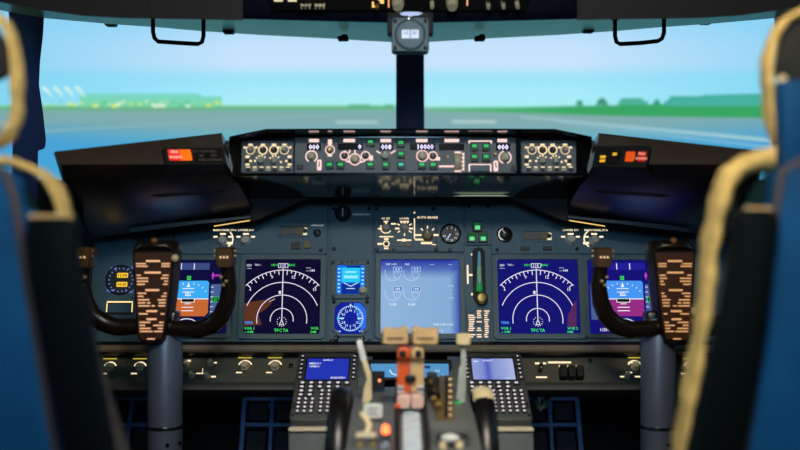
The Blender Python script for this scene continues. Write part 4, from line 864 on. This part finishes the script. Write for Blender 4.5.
# quadrant deck, gently arched
dk = [(1.98,.60),(1.96,.695),(1.90,.700),(1.80,.702),(1.70,.699),(1.60,.688),(1.50,.672),(1.42,.655),(1.42,0),(1.98,0)]
xa, xb = P(352, 400, 1.72).x, P(472, 400, 1.72).x
ped.part('quadrant_deck', MB().loft([[ped.L((X, y, z)) for y, z in dk] for X in (xa, xb)]), M['quad'], bevel=.002)
xs0, xs1 = XC-.045, XC+.045
def deck_z(y):
    for (y1, z1), (y0, z0) in zip(dk[1:8], dk[2:9]):
        if y0 <= y <= y1: return z0+(z1-z0)*(y-y0)/(y1-y0)
    return .69
def strip(name, x0, x1, m, h, y0=1.94, y1=1.44, wdt=None):
    ys = [y0+(y1-y0)*i/12 for i in range(13)]
    rings = [[ped.L((x0, y, deck_z(y)-.01)), ped.L((x1, y, deck_z(y)-.01)), ped.L((x1, y, deck_z(y)+h)), ped.L((x0, y, deck_z(y)+h))] for y in ys]
    return ped.part(name, MB().loft(rings), m)
X = lambda px, Y: (px-400)/K*Y
strip('slot_rail', X(394.5,1.65), X(400,1.65), M['black'], .012); strip('slot_rail', X(422,1.65), X(427.5,1.65), M['black'], .012)
strip('slot_strip', X(403,1.65), X(419.5,1.65), mat('slot_metal', (196, 210, 220), .25), .004, 1.74, 1.46)
# lower display on the forward slope
LD = PP(P(409, 361, 2.05), P(409, 381, 2.02))
t = T('lower_display', 'wide blue lower display with white arc behind the thrust levers', 'display', LD, 409, 371)
cx, cy, W, H = mrect(t, 370.5, 364, 448.5, 379); mb = MB(); mb.frame(rrect(cx, cy, W+.012, H+.012, .004), rrect(cx, cy, W, H, .002), -.02, .006); t.part('bezel', mb, M['black'])
mb = MB().color((84, 150, 200)); mb.rect(cx, cy, W, H, .001); s = t.part('screen', mb, M_SYM)
lg = MB().color((225, 240, 252)); lg.arc(*t.uv(396, 370), 6*t.s, 180, 320, 1.2*t.s, .0015)
for px, py, s_ in ((437,371,'2.1'),(432,376,'0'),(383,376,'0'),(443,376,'1')): ltext(lg, t, s_, px, py, 3, .0015)
lg.color((30, 60, 120)); lrect(lg, t, 412, 366, 430, 369, .0013); lg.build('symbology', M_SYM, s)

# flight computers
KEY = MB().prism(rrect(0, 0, .0088, .0088, .001, 1), 0, .004, .0008).mesh('key', M['keyb'])
def keyleg(c):
    mb = MB(); mb.color(c); mb.flat(rrect(0, 0, .0046, .0048, .0008, 1), .0043); return mb.mesh('key_legend', M_LEG)
KL = keyleg((226, 214, 222)); KEYR = MB().lathe([(.0046,0),(.0046,.003),(.0036,.004)], 12).mesh('key', M['keyb'])
def cdu(side):
    t = T('flight_computer', 'keypad flight computer with %s screen on %s side of the pedestal' % (('deep blue', 'captain') if side < 0 else ('painted pale-reflection', 'first officer')), 'flight computer', CD, 327 if side < 0 else 494, 421)
    x0 = (-.1985 if side < 0 else .121)-t.loc.x; x1 = x0+.1175; _, yb = t.uv(409, 421); _, yt = t.uv(409, 354.5); Hh = yt-yb; Ww = x1-x0
    mb = MB(); mb.prism(rrect((x0+x1)/2, (yb+yt)/2, Ww, Hh, .004), -.012, .004, .0015); t.part('case', mb, mat('cdu_grey', (74, 78, 76), .5))
    sx0, sy0 = t.uv(306 if side < 0 else 466.5, 382); sx1, sy1 = t.uv(353.5 if side < 0 else 511.5, 360.5); sx0, sx1 = x0+.0185, x1-.0185
    mb = MB(); mb.frame(rrect((sx0+sx1)/2, (sy0+sy1)/2, sx1-sx0+.006, sy1-sy0+.006, .002, 1), rrect((sx0+sx1)/2, (sy0+sy1)/2, sx1-sx0, sy1-sy0, .001, 1), .003, .006); t.part('bezel', mb, M['black'])
    mb = MB(); N = 8
    for i in range(N+1):
        fx = i/N; c = (34, 52, 176) if side < 0 else mix((116, 136, 206), (176, 184, 226), abs(fx-.35)*1.5); c = c if side < 0 or not (.25 < fx < .5) else (84, 92, 190)  # first officer screen: whitish reflection painted into its colours
        mb.col = lin(c); xx = sx0+(sx1-sx0)*fx; mb.v += [(xx, sy0, .0045), (xx, sy1, .0045)]; mb.c += [mb.col]*2
    for i in range(N): mb.f.append((2*i, 2*i+2, 2*i+3, 2*i+1))
    s = t.part('screen', mb, M_SYM); lg = MB().color((236, 240, 255)); hh = sy1-sy0; ww = sx1-sx0
    if side < 0: lg.text('IDENT', sx0+ww*.5, sy1-hh*.08, hh*.07, .005); lg.text('MENU', sx0+ww*.05, sy1-hh*.24, hh*.08, .005, 0); lg.text('<FMC', sx0+ww*.05, sy1-hh*.38, hh*.08, .005, 0); lg.text('INDEX>', sx1-ww*.05, sy0+hh*.1, hh*.08, .005, 1)
    else: lg.text('IDENT', sx0+ww*.4, sy1-hh*.1, hh*.07, .005); lg.text('------', sx1-ww*.05, sy0+hh*.1, hh*.08, .005, 1); lg.rect(sx0+ww*.1, sy1-hh*.14, ww*.12, hh*.04, .005)
    lg.build('symbology', M_SYM, s)
    def key(x, y, me=KEY, sc=(1,1,1), leg=True):
        o = link('key', me, t.o, (x, y, .004)); o.scale = sc
        if leg: l = link('key_legend', KL, o)
        return o
    for i in range(6):
        y = sy1+.004-i*(hh+.002)/5.2
        for xx in (x0+.008, x1-.008): key(xx, y, sc=(.8, .62, 1))
    y = sy0-.0125
    for r in range(2):
        for c in range(6):
            if r == 1 and c == 5: continue
            key(x0+.0145+c*.0168, y-r*.0125, sc=(1.4, 1.0, 1))
    y2 = y-.025
    for r in range(2):
        for c in range(2): key(x0+.0145+c*.0168, y2-r*.0125, sc=(1.4, 1.0, 1))
    for r in range(6):
        for c in range(5): key(x0+.0535+c*.0128, y2-r*.0122, sc=(1.0, .95, 1))
    for r in range(4):
        for c in range(3): key(x0+.0125+c*.0122, y2-.025-r*.0122, KEYR)
    for xx in (x0+.005, x1-.005):
        for yy in (yb+.012, yt-.008): mb = MB(); mb.lathe([(.0028,0),(.0028,.0016),(.0016,.0022)], 10, (xx, yy, .004)); t.part('screw', mb, M['screw'])
    for xx in (x0+.0045, x1-.0045): mb = MB(); mb.prism(rrect(xx, yb+.04, .003, .02, .001, 1), .003, .0055); t.part('annunciator', mb, M['black'])
cdu(-1); cdu(1)

# trim wheels
def trim(side):
    px = 341 if side < 0 else 482.5; c = P(px, 387, 1.72); R = .13; hw = 10.4/K*1.72
    t = T('stabiliser_wheel', 'black stabiliser trim wheel on %s side of pedestal' % ('captain' if side < 0 else 'first officer, with white band on its rim,'), 'trim wheel', loc=(c.x, 1.72, c.z-R), group='trim wheels')
    mb = MB(); mb.lathe([(R*.78,-hw*.5),(R*.8,-hw*.75),(R*.93,-hw),(R*.985,-hw*.72),(R,0),(R*.985,hw*.72),(R*.93,hw),(R*.8,hw*.75),(R*.78,hw*.5)], 56); o = t.part('rim', mb, mat('wheel_black', (10, 9, 8), .34, spec=.5), ang=70); o.rotation_euler = (0, PI/2, 0)
    mb = MB(); mb.lathe([(R*.8,-.004),(R*.8,.004)], 32); o = t.part('web', mb, M['black']); o.rotation_euler = (0, PI/2, 0)
    mb = MB(); mb.lathe([(.02,-.012),(.02,.012)], 20); o = t.part('hub', mb, M['chrome']); o.rotation_euler = (0, PI/2, 0)
    def band(name, a0, a1, m, k=1.012):
        mb = MB(); rg = []
        for i in range(9):
            a = math.radians(a0+(a1-a0)*i/8); rg.append([(xx, -math.cos(a)*rr*k, math.sin(a)*rr*k) for xx, rr in ((-hw, R*.92), (-hw*.8, R*.975), (0, R), (hw*.8, R*.975), (hw, R*.92))])
        mb.loft(rg, closed=False); return t.part(name, mb, m, ang=70)
    if side > 0: band('white_band', 68, 92, M['ivory'])
    else: band('white_band', 250, 275, M['ivory'])
    mb = MB(); mb.tube([(hw*side*.2, -math.cos(2.6)*R*.86, math.sin(2.6)*R*.86), (side*.03, -math.cos(2.6)*R*.86, math.sin(2.6)*R*.86)], .008, n=10); t.part('crank_handle', mb, M['gloss'])
trim(-1); trim(1)

# thrust levers
def thrust(i):
    Y = 1.68; pl = VP(Y); cxp = 403.6 if i == 0 else 417.4
    t = T('thrust_lever', 'orange-sided thrust lever with tan pillow-shaped handle, captain side' if i == 0 else 'tan thrust lever with tan pillow-shaped handle, first officer side', 'thrust lever', pl, cxp, 408, group='thrust levers')
    u = lambda px, py, z=0: t.uv(px, py)+(z,)
    hw = (382, 409); sk = 1 if i == 0 else -1
    hp_ = [(hw[0],329),(hw[0]+4,327.5),(395,329),(hw[1]-4,326.5),(hw[1],328.5),(hw[1],343),(hw[1]-4,344.5),(hw[0]+4,345),(hw[0],343.5)]
    if i == 1: hp_ = [(820.5-x, y) for x, y in hp_]
    mb = MB(); mx = sum(p[0] for p in hp_)/9
    mb.loft([[u(mx+(x-mx)*.86, 336+(y-336)*.7, -.022) for x, y in hp_], [u(x, y, -.012) for x, y in hp_], [u(x, y, .008) for x, y in hp_], [u(mx+(x-mx)*.88, 336+(y-336)*.75, .016) for x, y in hp_]]); h = t.part('handle', mb, M['tan'], ang=60)
    mb = MB(); a = u(mx, 337.5, .0164); mb.prism(rrect(a[0], a[1], 17*t.s, 1.8*t.s, .0008, 1), .015, .0172); mb.build('handle_groove', mat('groove_brown', (96, 70, 46), .6), h)
    m = M['orange'] if i == 0 else M['tan']
    st = [(cxp-6.6,349),(cxp-3,345),(cxp+3,345),(cxp+6.6,349),(cxp+6.6,392),(cxp-6.6,392)]
    mb = MB(); mb.loft([[u(x, y, -.018) for x, y in st], [u(x, y, .004) for x, y in st]]); t.part('stem', mb, m, bevel=.0015)
    rv = [(cxp-6.4,352),(cxp-4,346.5),(cxp+4,346.5),(cxp+6.4,352),(cxp+6,357),(cxp-6,357)]
    mb = MB(); mb.loft([[u(x, y, .003) for x, y in rv], [u(x, y, .014) for x, y in rv]]); r = t.part('reverser_lever', mb, M['orange'] if i == 0 else M['tan'], bevel=.0015)
    mb = MB(); mb.lathe([(3.6*t.s, 0), (3.6*t.s, .002), (2*t.s, .0026)], 16, u(cxp+(-1 if i == 0 else 1), 352.5, .014)); mb.build('finger_hole', M['black'], r)
    mb = MB(); mb.lathe([(.0065,0),(.0065,.005),(.004,.006)], 16, u(cxp+(5.4 if i == 0 else -5.4), 378, .004)); t.part('go_around_switch', mb, M['knobb'])
    for k in range(3):
        mb = MB(); a = u(cxp+(-3 if i == 0 else 3), 386+k*2.6, .005); mb.box(a, (7*t.s, 1.6*t.s, .006)); t.part('step', mb, M['white'] if k != 1 else M['steel'], bevel=.0005)
    ft = [(cxp-6.8,396),(cxp-5,393.5),(cxp+5,393.5),(cxp+6.8,396),(cxp+6.8,404),(cxp+5,407.5),(cxp-5,407.5),(cxp-6.8,404)]
    mb = MB(); mb.loft([[u(x, y, -.04) for x, y in ft], [u(x, y, .012) for x, y in ft], [u(cxp+(x-cxp)*.85, 400+(y-400)*.8, .018) for x, y in ft]]); t.part('foot', mb, mat('pale_pink_plastic', (224, 186, 170), .4), ang=60)
    if i == 0: mb = MB(); a = u(397.5, 404, .014); mb.box(a, (6*t.s, 4*t.s, .012)); t.part('catch', mb, M['orange'], bevel=.001)
thrust(0); thrust(1)
# speed brake lever
t = T('speed_brake_lever', 'ivory speed brake lever with flat white tip beside trim wheel', 'lever', VP(1.74), 368, 405)
u = lambda px, py, z=0: t.uv(px, py)+(z,)
mb = MB(); a = [(356.5,341),(361.5,339),(366.5,358),(364,362.5),(361,361)]; mb.loft([[u(x, y, -.008) for x, y in a], [u(x, y, .006) for x, y in a]]); t.part('tip', mb, M['white'], bevel=.0015)
mb = MB(); a = [(362,361),(366.5,359.5),(371.5,374),(372,398),(368,403),(362,402),(364,388),(367,378)]; mb.loft([[u(x, y, -.008) for x, y in a], [u(x, y, .008) for x, y in a]]); t.part('arm', mb, M['ivory'], bevel=.001)
mb = MB(); mb.box(u(367, 405, -.005), (16*t.s, 5*t.s, .05)); t.part('base', mb, M['quad'], bevel=.001)
mb = MB().color((40, 170, 80)); a = u(370.5, 402.5, .0215); mb.rect(a[0], a[1], 7*t.s, 3.6*t.s, a[2]); t.part('green_glow', mb, M_SYM)  # emissive flat painted in as the green glow at the lever foot
# flap lever and its slotted track
t = T('flap_lever', 'flap lever with cream block knob on thin grey stem', 'lever', VP(1.76), 464, 404)
mb = MB(); a = u = None
u = lambda px, py, z=0: t.uv(px, py)+(z,)
mb = MB(); c = u(463.3, 339.5, 0); mb.prism(rrect(c[0], c[1], 14*t.s, 11*t.s, .003), -.012, .012, .003); t.part('knob', mb, M['ivory'])
mb = MB(); mb.tube([u(463.5, 345, 0), u(463.5, 370, 0), u(462, 402, 0)], [.0042, .005, .006], n=10, sq=.6); t.part('stem', mb, mat('pale_metal', (176, 182, 176), .45))
mb = MB(); a = [(459,368),(463,362),(464,397),(456,400)]; mb.loft([[u(x, y, -.004) for x, y in a], [u(x, y, .004) for x, y in a]]); t.part('gate_arm', mb, mat('pale_metal', (176, 182, 176), .45), bevel=.001)
mb = MB().color((36, 190, 84)); a = u(457.5, 403.5, .014); mb.flat(rrect(a[0], a[1], 6*t.s, 7*t.s, .002), a[2]); t.part('green_glow', mb, M_SYM)  # green glow beside the stem, drawn as an emissive patch
t = T('flap_track', 'dark brown flap lever track with ivory step marks', 'lever track', loc=(X(446,1.76), 1.8, deck_z(1.8)))
FT = PP(P(446, 374, 1.86), P(446, 424, 1.605)); 
def fl(px, py, off=0): return t.L(FT.hit(px, py)+FT.n*off)
mb = MB(); a = [(439,375),(453,375),(454,425),(436,425)]; mb.loft([[fl(x, y, -.05) for x, y in a], [fl(x, y, 0) for x, y in a]]); t.part('track_body', mb, mat('track_olive_brown', (96, 78, 40), .5), bevel=.002)
mb = MB(); a = [(445,377),(448,377),(448,418),(444.5,418)]; mb.loft([[fl(x, y, -.002) for x, y in a], [fl(x, y, .001) for x, y in a]]); t.part('slot', mb, M['black'])
lg = MB().color((230, 200, 150))
for i in range(7):
    y = 379+i*6; lg.add([fl(448.5, y+1.4, .0015), fl(452, y+1.4, .0015), fl(452, y, .0015), fl(448.5, y, .0015)], [(0,1,2,3)])
t.part('lettering', lg, M_LEG)
mb = MB()
for i, (x, y) in enumerate(((437,398),(434,404),(438,410))):
    mb = MB(); c = Vector(fl(x, y, .0)); mb.tube([c, c+Vector((0,-.01,.012))], [.006, .005], n=10); t.part('roller', mb, M['brass'] if i else M['knobb'])
# small deck things
def deck_box(name, label, cat, px0, py0, px1, py1, Y, m, depth=.03):
    t = T(name, label, cat, VP(Y), (px0+px1)/2, py1); cx, cy, W, H = mrect(t, px0, py0, px1, py1); mb = MB(); mb.prism(rrect(cx, cy, W, H, .002), -depth, 0, .0015); t.part('body', mb, m); return t
t = deck_box('indicator_module', 'small black module with amber lamp ahead of speed brake lever', 'indicator light', 370.5, 373.5, 384.5, 389, 1.86, M['black'])
x, y = t.uv(379.5, 380.5); mb = MB(); mb.lathe([(.003,0),(.003,.002),(.001,.003)], 12, (x, y, 0)); t.part('lamp', mb, emis('amber_dot', (255, 150, 90), 1.5))
t = deck_box('indicator_module', 'small dark module behind the flap track beside right thrust lever', 'indicator light', 424, 385, 436, 396, 1.86, M['knobb'])
x, y = t.uv(429, 390); mb = MB(); mb.lathe([(.006,0),(.006,.003),(.003,.004)], 14, (x, y, 0)); t.part('knob', mb, M['brass'])
t = deck_box('lever_gate', 'dark bracket block between right thrust lever and flap track', 'bracket', 427.5, 376, 438, 401, 1.80, mat('gate_dark_brown', (46, 36, 24), .5), .05)
for px, py, m_ in ((431,382,'brass'),(434.5,390,'brass'),(430.5,395,'knobb')): x, y = t.uv(px, py); mb = MB(); mb.lathe([(.0045,0),(.0045,.005),(.003,.007)], 14, (x, y, 0)); t.part('roller', mb, M[m_])
t = T('brake_placard', 'white tag with grey text on captain side of quadrant', 'placard', VP(1.63), 373, 418)
cx, cy, W, H = mrect(t, 363.5, 404, 382.5, 418.5); mb = MB(); mb.prism(rrect(cx, cy, W, H, .004), -.004, 0, .001); t.part('plate', mb, M['white'])
mb = MB()
for i, wd in enumerate((11, 8, 12)): mb.rect(cx-(.001 if i == 1 else 0), cy+(3-3*i)*t.s, wd*t.s, 1.1*t.s, .0004)
t.part('lettering', mb, mat('print_grey', (140, 150, 150), .6))
t = T('parking_brake_lamp', 'glowing orange-red parking brake lamp on quadrant deck', 'indicator light', loc=tuple(P(385.5, 431, 1.565)))
mb = MB(); mb.lathe([(.008,-.012),(.008,-.004),(.0065,-.003)], 18); t.part('socket', mb, M['chrome'])
mb = MB(); mb.lathe([(.0055,-.004),(.0058,.004),(.0045,.008),(.0015,.0095)], 18); t.part('lamp', mb, emis('red_glow', (255, 96, 50), 5.0))
t = T('parking_brake_lever', 'bent ivory parking brake lever below the white tag', 'lever', VP(1.55), 366, 440)
u = lambda px, py, z=0: t.uv(px, py)+(z,)
mb = MB(); mb.tube([u(361, 416, -.02), u(366, 420, -.01), u(369.5, 425, 0), u(367.5, 431, .003), u(366, 436, .003)], [.004, .005, .005, .005, .006], n=10); t.part('arm', mb, M['ivory'])
t = deck_box('hinge_block', 'grey block with two screw heads and pale plate beside captain trim wheel', 'block', 350, 436, 378, 462, 1.52, M['quad'], .05)
for px in (361, 374): x, y = t.uv(px-1, 445.5); mb = MB(); mb.lathe([(.0048,0),(.0048,.002),(.003,.003)], 14, (x, y, 0)); t.part('screw', mb, M['brass'])
cx, cy, W, H = mrect(t, 356, 434, 376, 438); mb = MB(); mb.box((cx, cy, -.006), (W, H, .02)); t.part('top_plate', mb, M['yel'], bevel=.001)
t = deck_box('lettered_tag', 'small black tag with white text near the orange-red lamp', 'placard', 379, 439, 391.5, 452, 1.50, M['black'], .008)
lg = MB().color((205, 210, 220)); ltext(lg, t, 'PARK', 385.2, 443, 2.4); ltext(lg, t, 'BRAKE', 385.2, 447, 2.2); t.part('lettering', lg, M_LEG)
t = deck_box('cutout_switch_box', 'grey box with two round guarded switches on first officer side of quadrant', 'switch', 431, 428, 472, 462, 1.52, M['quad'], .06)
cx, cy, W, H = mrect(t, 436, 434, 468, 458); mb = MB(); mb.frame(rrect(cx, cy, W, H, .004), rrect(cx, cy, W*.92, H*.9, .003), 0, .004); t.part('rim', mb, M['black'])
for px in (443, 459): knob(t, px, 445, 4.4, M['ivory'], 90, .012, name='switch')
x, y = t.uv(450, 437.5); mb = MB(); mb.lathe([(.010,-.004),(.011,0),(.009,.005),(.003,.007)], 20); o = t.part('cover', mb, M['white'], loc=(x, y, .004)); o.scale = (1.3, .55, 1)

# ------------------------------------------------------------------ pilot seats
def sweep(path, hw, hd, seed, amp=.006, n=14, steps=6, sgn=1, hw1=None):
    pts = [Vector(p) for p in path]; d = []
    for i in range(len(pts)-1):
        p0 = pts[max(i-1, 0)]; p1 = pts[i]; p2 = pts[i+1]; p3 = pts[min(i+2, len(pts)-1)]
        for k in range(steps):
            s = k/steps; d.append(.5*((2*p1)+(p2-p0)*s+(2*p0-5*p1+4*p2-p3)*s*s+(3*p1-p0-3*p2+p3)*s**3))
    d.append(pts[-1]); rings = []
    for i, p in enumerate(d):
        t_ = (d[min(i+1, len(d)-1)]-d[max(i-1, 0)]).normalized(); a = Vector((0, 1, 0)); b = t_.cross(a).normalized(); r = []; h_ = hw+((hw1 if hw1 else hw)-hw)*i/(len(d)-1); p = p+b*h_*sgn
        for k in range(n):
            an = 2*PI*k/n; q_ = p+b*h_*math.cos(an)+a*hd*math.sin(an); nn = noise.noise(q_*38+Vector((seed, 0, 0)))*amp+noise.noise(q_*90)*amp*.5
            r.append(tuple(q_+(b*math.cos(an)+a*math.sin(an))*nn))
        rings.append(r)
    return rings
def seat(side):
    who = 'captain' if side < 0 else 'first officer'
    if side < 0:
        base = P(-150, 450, 1.2); t = T('pilot_seat', 'blue-backed captain seat with sheepskin cover and raised black armrest', 'seat', loc=(base.x, 1.2, 0))
        edge = [(-420,175),(-330,160),(-220,152),(-110,152),(-40,155),(0,156),(26,161),(46,170),(59,186),(66,205),(72,230),(76,258),(92,330),(111,400),(126,450),(160,560),(185,660)]
        shell = [(-300,190),(-260,172),(-60,164),(-8,166),(6,176),(14,200),(26,280),(40,360),(55,450),(80,600),(95,700),(-300,700)]
        arm = [(25,222),(28,217.5),(64,217.5),(70,222),(78,260),(96,360),(114,450),(140,580),(92,580),(67,450),(45,330),(32,262)]
        head = [(-200,110),(-190,50),(-160,22),(-110,4),(-60,0),(-20,6),(6,19),(17,42),(21,75),(22,105),(19,126),(9,143),(-15,152),(-60,156)]
        hin = [(-180,120),(-170,50),(-110,20),(-40,14),(-8,22),(8,42),(11,74),(2,80),(-16,84),(-20,120),(-150,120)]
        post = [(-60,130),(-22,130),(-22,190),(-60,190)]
    else:
        base = P(930, 450, 1.2); t = T('pilot_seat', 'blue-backed first officer seat with yellow-lit sheepskin edge and raised black armrest', 'seat', loc=(base.x, 1.2, 0))
        edge = [(1170,180),(1060,158),(940,148),(870,146),(800,147),(762,149),(738,157),(720,174),(711,198),(705,228),(701,270),(694,330),(684,390),(674,450),(658,560),(640,680)]
        shell = [(1100,190),(1060,172),(860,160),(800,162),(782,172),(778,200),(768,280),(758,360),(745,450),(726,600),(715,700),(1100,700)]
        arm = [(780,222),(777,212),(770,209),(742,209),(737,214),(734,235),(716,330),(688,450),(660,570),(706,570),(740,450),(762,330)]
        head = [(1000,110),(990,50),(950,22),(900,8),(850,5),(812,6),(782,18),(768,38),(762,70),(764,100),(768,126),(778,146),(810,156),(850,158)]
        hin = [(980,120),(970,50),(910,20),(830,16),(794,24),(778,44),(773,76),(784,84),(796,90),(800,120),(960,120)]
        post = [(783,80),(822,80),(822,200),(786,200)]
    ys = 1.2; arm = [(x-(5 if side < 0 else -6)*(y > 225), y) for x, y in arm]
    if side < 0: t.part('cover_edge', MB().loft(sweep([t.L(P(x, y, ys+.03)) for x, y in edge[10:]], .0045, .02, 9, .003, sgn=side, hw1=.0035)), mat('speckled_edge_grey', (70, 66, 62), .7, var=.45, scale=45), ang=180)  # lower cover edge, darker speckled grey than the sheepskin
    t.part('sheepskin_cover', MB().loft(sweep([t.L(P(x, y, ys+.03)) for x, y in (edge[:12] if side < 0 else edge)], .010 if side < 0 else .018, .026, 3+side, .0045, sgn=side, hw1=.0025 if side < 0 else .0035)), M['fleece'], ang=180)
    c = MB(); ins = [(x-(24 if side < 0 else -32)*min(1, max(0, 1-abs(x-(60 if side < 0 else 720))/220)), y+14) for x, y in edge[1:-1]]; lw = [(ins[-1][0], 720), (ins[0][0], 720)]
    c.loft([[t.L(P(x, y, ys)) for x, y in ins+lw], [t.L(P(x, y, ys+.045)) for x, y in ins+lw], [t.L(P(x-(6 if side < 0 else -6), y+4, ys+.13)) for x, y in ins+lw]]); t.part('cushion', c, M['cushion'], bevel=.006)
    c = MB(); c.loft([[t.L(P(x, y, ys-.04)) for x, y in shell], [t.L(P(x, y, ys-.04)+Vector((0, .06, 0))) for x, y in shell]]); t.part('back_shell', c, M['seat'], bevel=.008, seg=3)
    c = MB(); ed = [p for p in shell[2:11]]; c.tube([t.L(P(x, y, ys-.035)) for x, y in ed], .0055, n=8, up=(0,1,0)); t.part('piping', c, M['piping'])
    # blue side band between shell and armrest
    sb = [(shell[i][0]+(3 if side < 0 else -3), shell[i][1]+6) for i in range(5, 11)]; sb2 = [(x+(17 if side < 0 else -22), y+8) for x, y in reversed(sb)]
    c = MB(); c.loft([[t.L(P(x, y, ys-.02)) for x, y in sb+sb2], [t.L(P(x, y, ys-.02)+Vector((0, .03, 0))) for x, y in sb+sb2]]); t.part('side_bolster', c, M['seat'], bevel=.004)
    c = MB(); c.loft([[t.L(P(x, y, ys-.055)) for x, y in arm], [t.L(P(x, y, ys-.055)+Vector((0, .032, 0))) for x, y in arm]]); ao = t.part('armrest', c, M['seatdark'], bevel=.007, seg=3)
    e0, e1 = ((30, 218.5), (61, 218.5)) if side < 0 else ((745, 210.5), (771, 211)); c = MB(); c.tube([t.L(P(e0[0], e0[1], ys-.035)), t.L(P(e1[0], e1[1], ys-.035))], .0046, n=8, up=(0,1,0)); c.build('armrest_cap', M['tan'], ao)
    bx = (59, 219.5) if side < 0 else (749, 212); c = MB(); c.lathe([(.001,-.006),(.0055,-.003),(.0055,.003),(.001,.006)], 12, t.L(P(bx[0], bx[1], ys-.045))); c.build('pivot_knob', M['ivory'], ao)
    hp2 = [t.L(P(x, y, ys+.03)) for x, y in head]
    t.part('headrest_sheepskin', MB().loft(sweep(hp2, .0054, .018, 11+side, .0035, sgn=side)), M['fleece'], ang=180)
    c = MB(); c.loft([[t.L(P(x, y, ys+.0)) for x, y in hin], [t.L(P(x, y, ys+.045)) for x, y in hin], [t.L(P(x, y+1, ys+.09)) for x, y in hin]]); t.part('headrest_back', c, mat('headrest_dark', (24, 26, 22), .8), bevel=.006)
    c = MB(); c.loft([[t.L(P(x, y, ys-.03)) for x, y in post], [t.L(P(x, y, ys-.03)+Vector((0, .03, 0))) for x, y in post]]); t.part('headrest_post', c, M['seat'], bevel=.003)
    sp = (5, 128) if side < 0 else (782, 80); c = MB(); c.lathe([(.001,-.006),(.006,-.003),(.006,.003),(.001,.006)], 12, t.L(P(sp[0], sp[1], ys-.01))); t.part('adjuster_knob', c, M['ivory'])
    # seat pan and base below the frame
    sx = base.x; c = MB(); c.box(t.L((sx, 1.42, .42)), (.50, .48, .12)); t.part('seat_pan', c, M['cushion'], bevel=.03, seg=3)
    c = MB(); c.box(t.L((sx, 1.40, .18)), (.36, .36, .36)); t.part('base', c, M['wall'], bevel=.01)
seat(-1); seat(1)
# lamps' fittings in the ceiling
t = T('ceiling_light', 'round dome light in the ceiling behind the overhead panel', 'light', loc=(.05, .62, 1.74))
mb = MB(); mb.lathe([(.15,.02),(.15,-.01),(.14,-.02),(.135,.0)], 32); t.part('rim', mb, M['chrome'])
mb = MB(); mb.lathe([(.134,.0),(.10,-.012),(.0005,-.016)], 32); t.part('diffuser', mb, emis('diffuser', (255, 238, 214), 1.5))
print('objects', len(bpy.data.objects), 'tris', sum(len(o.data.loop_triangles) if o.type == 'MESH' else 0 for o in bpy.data.objects))
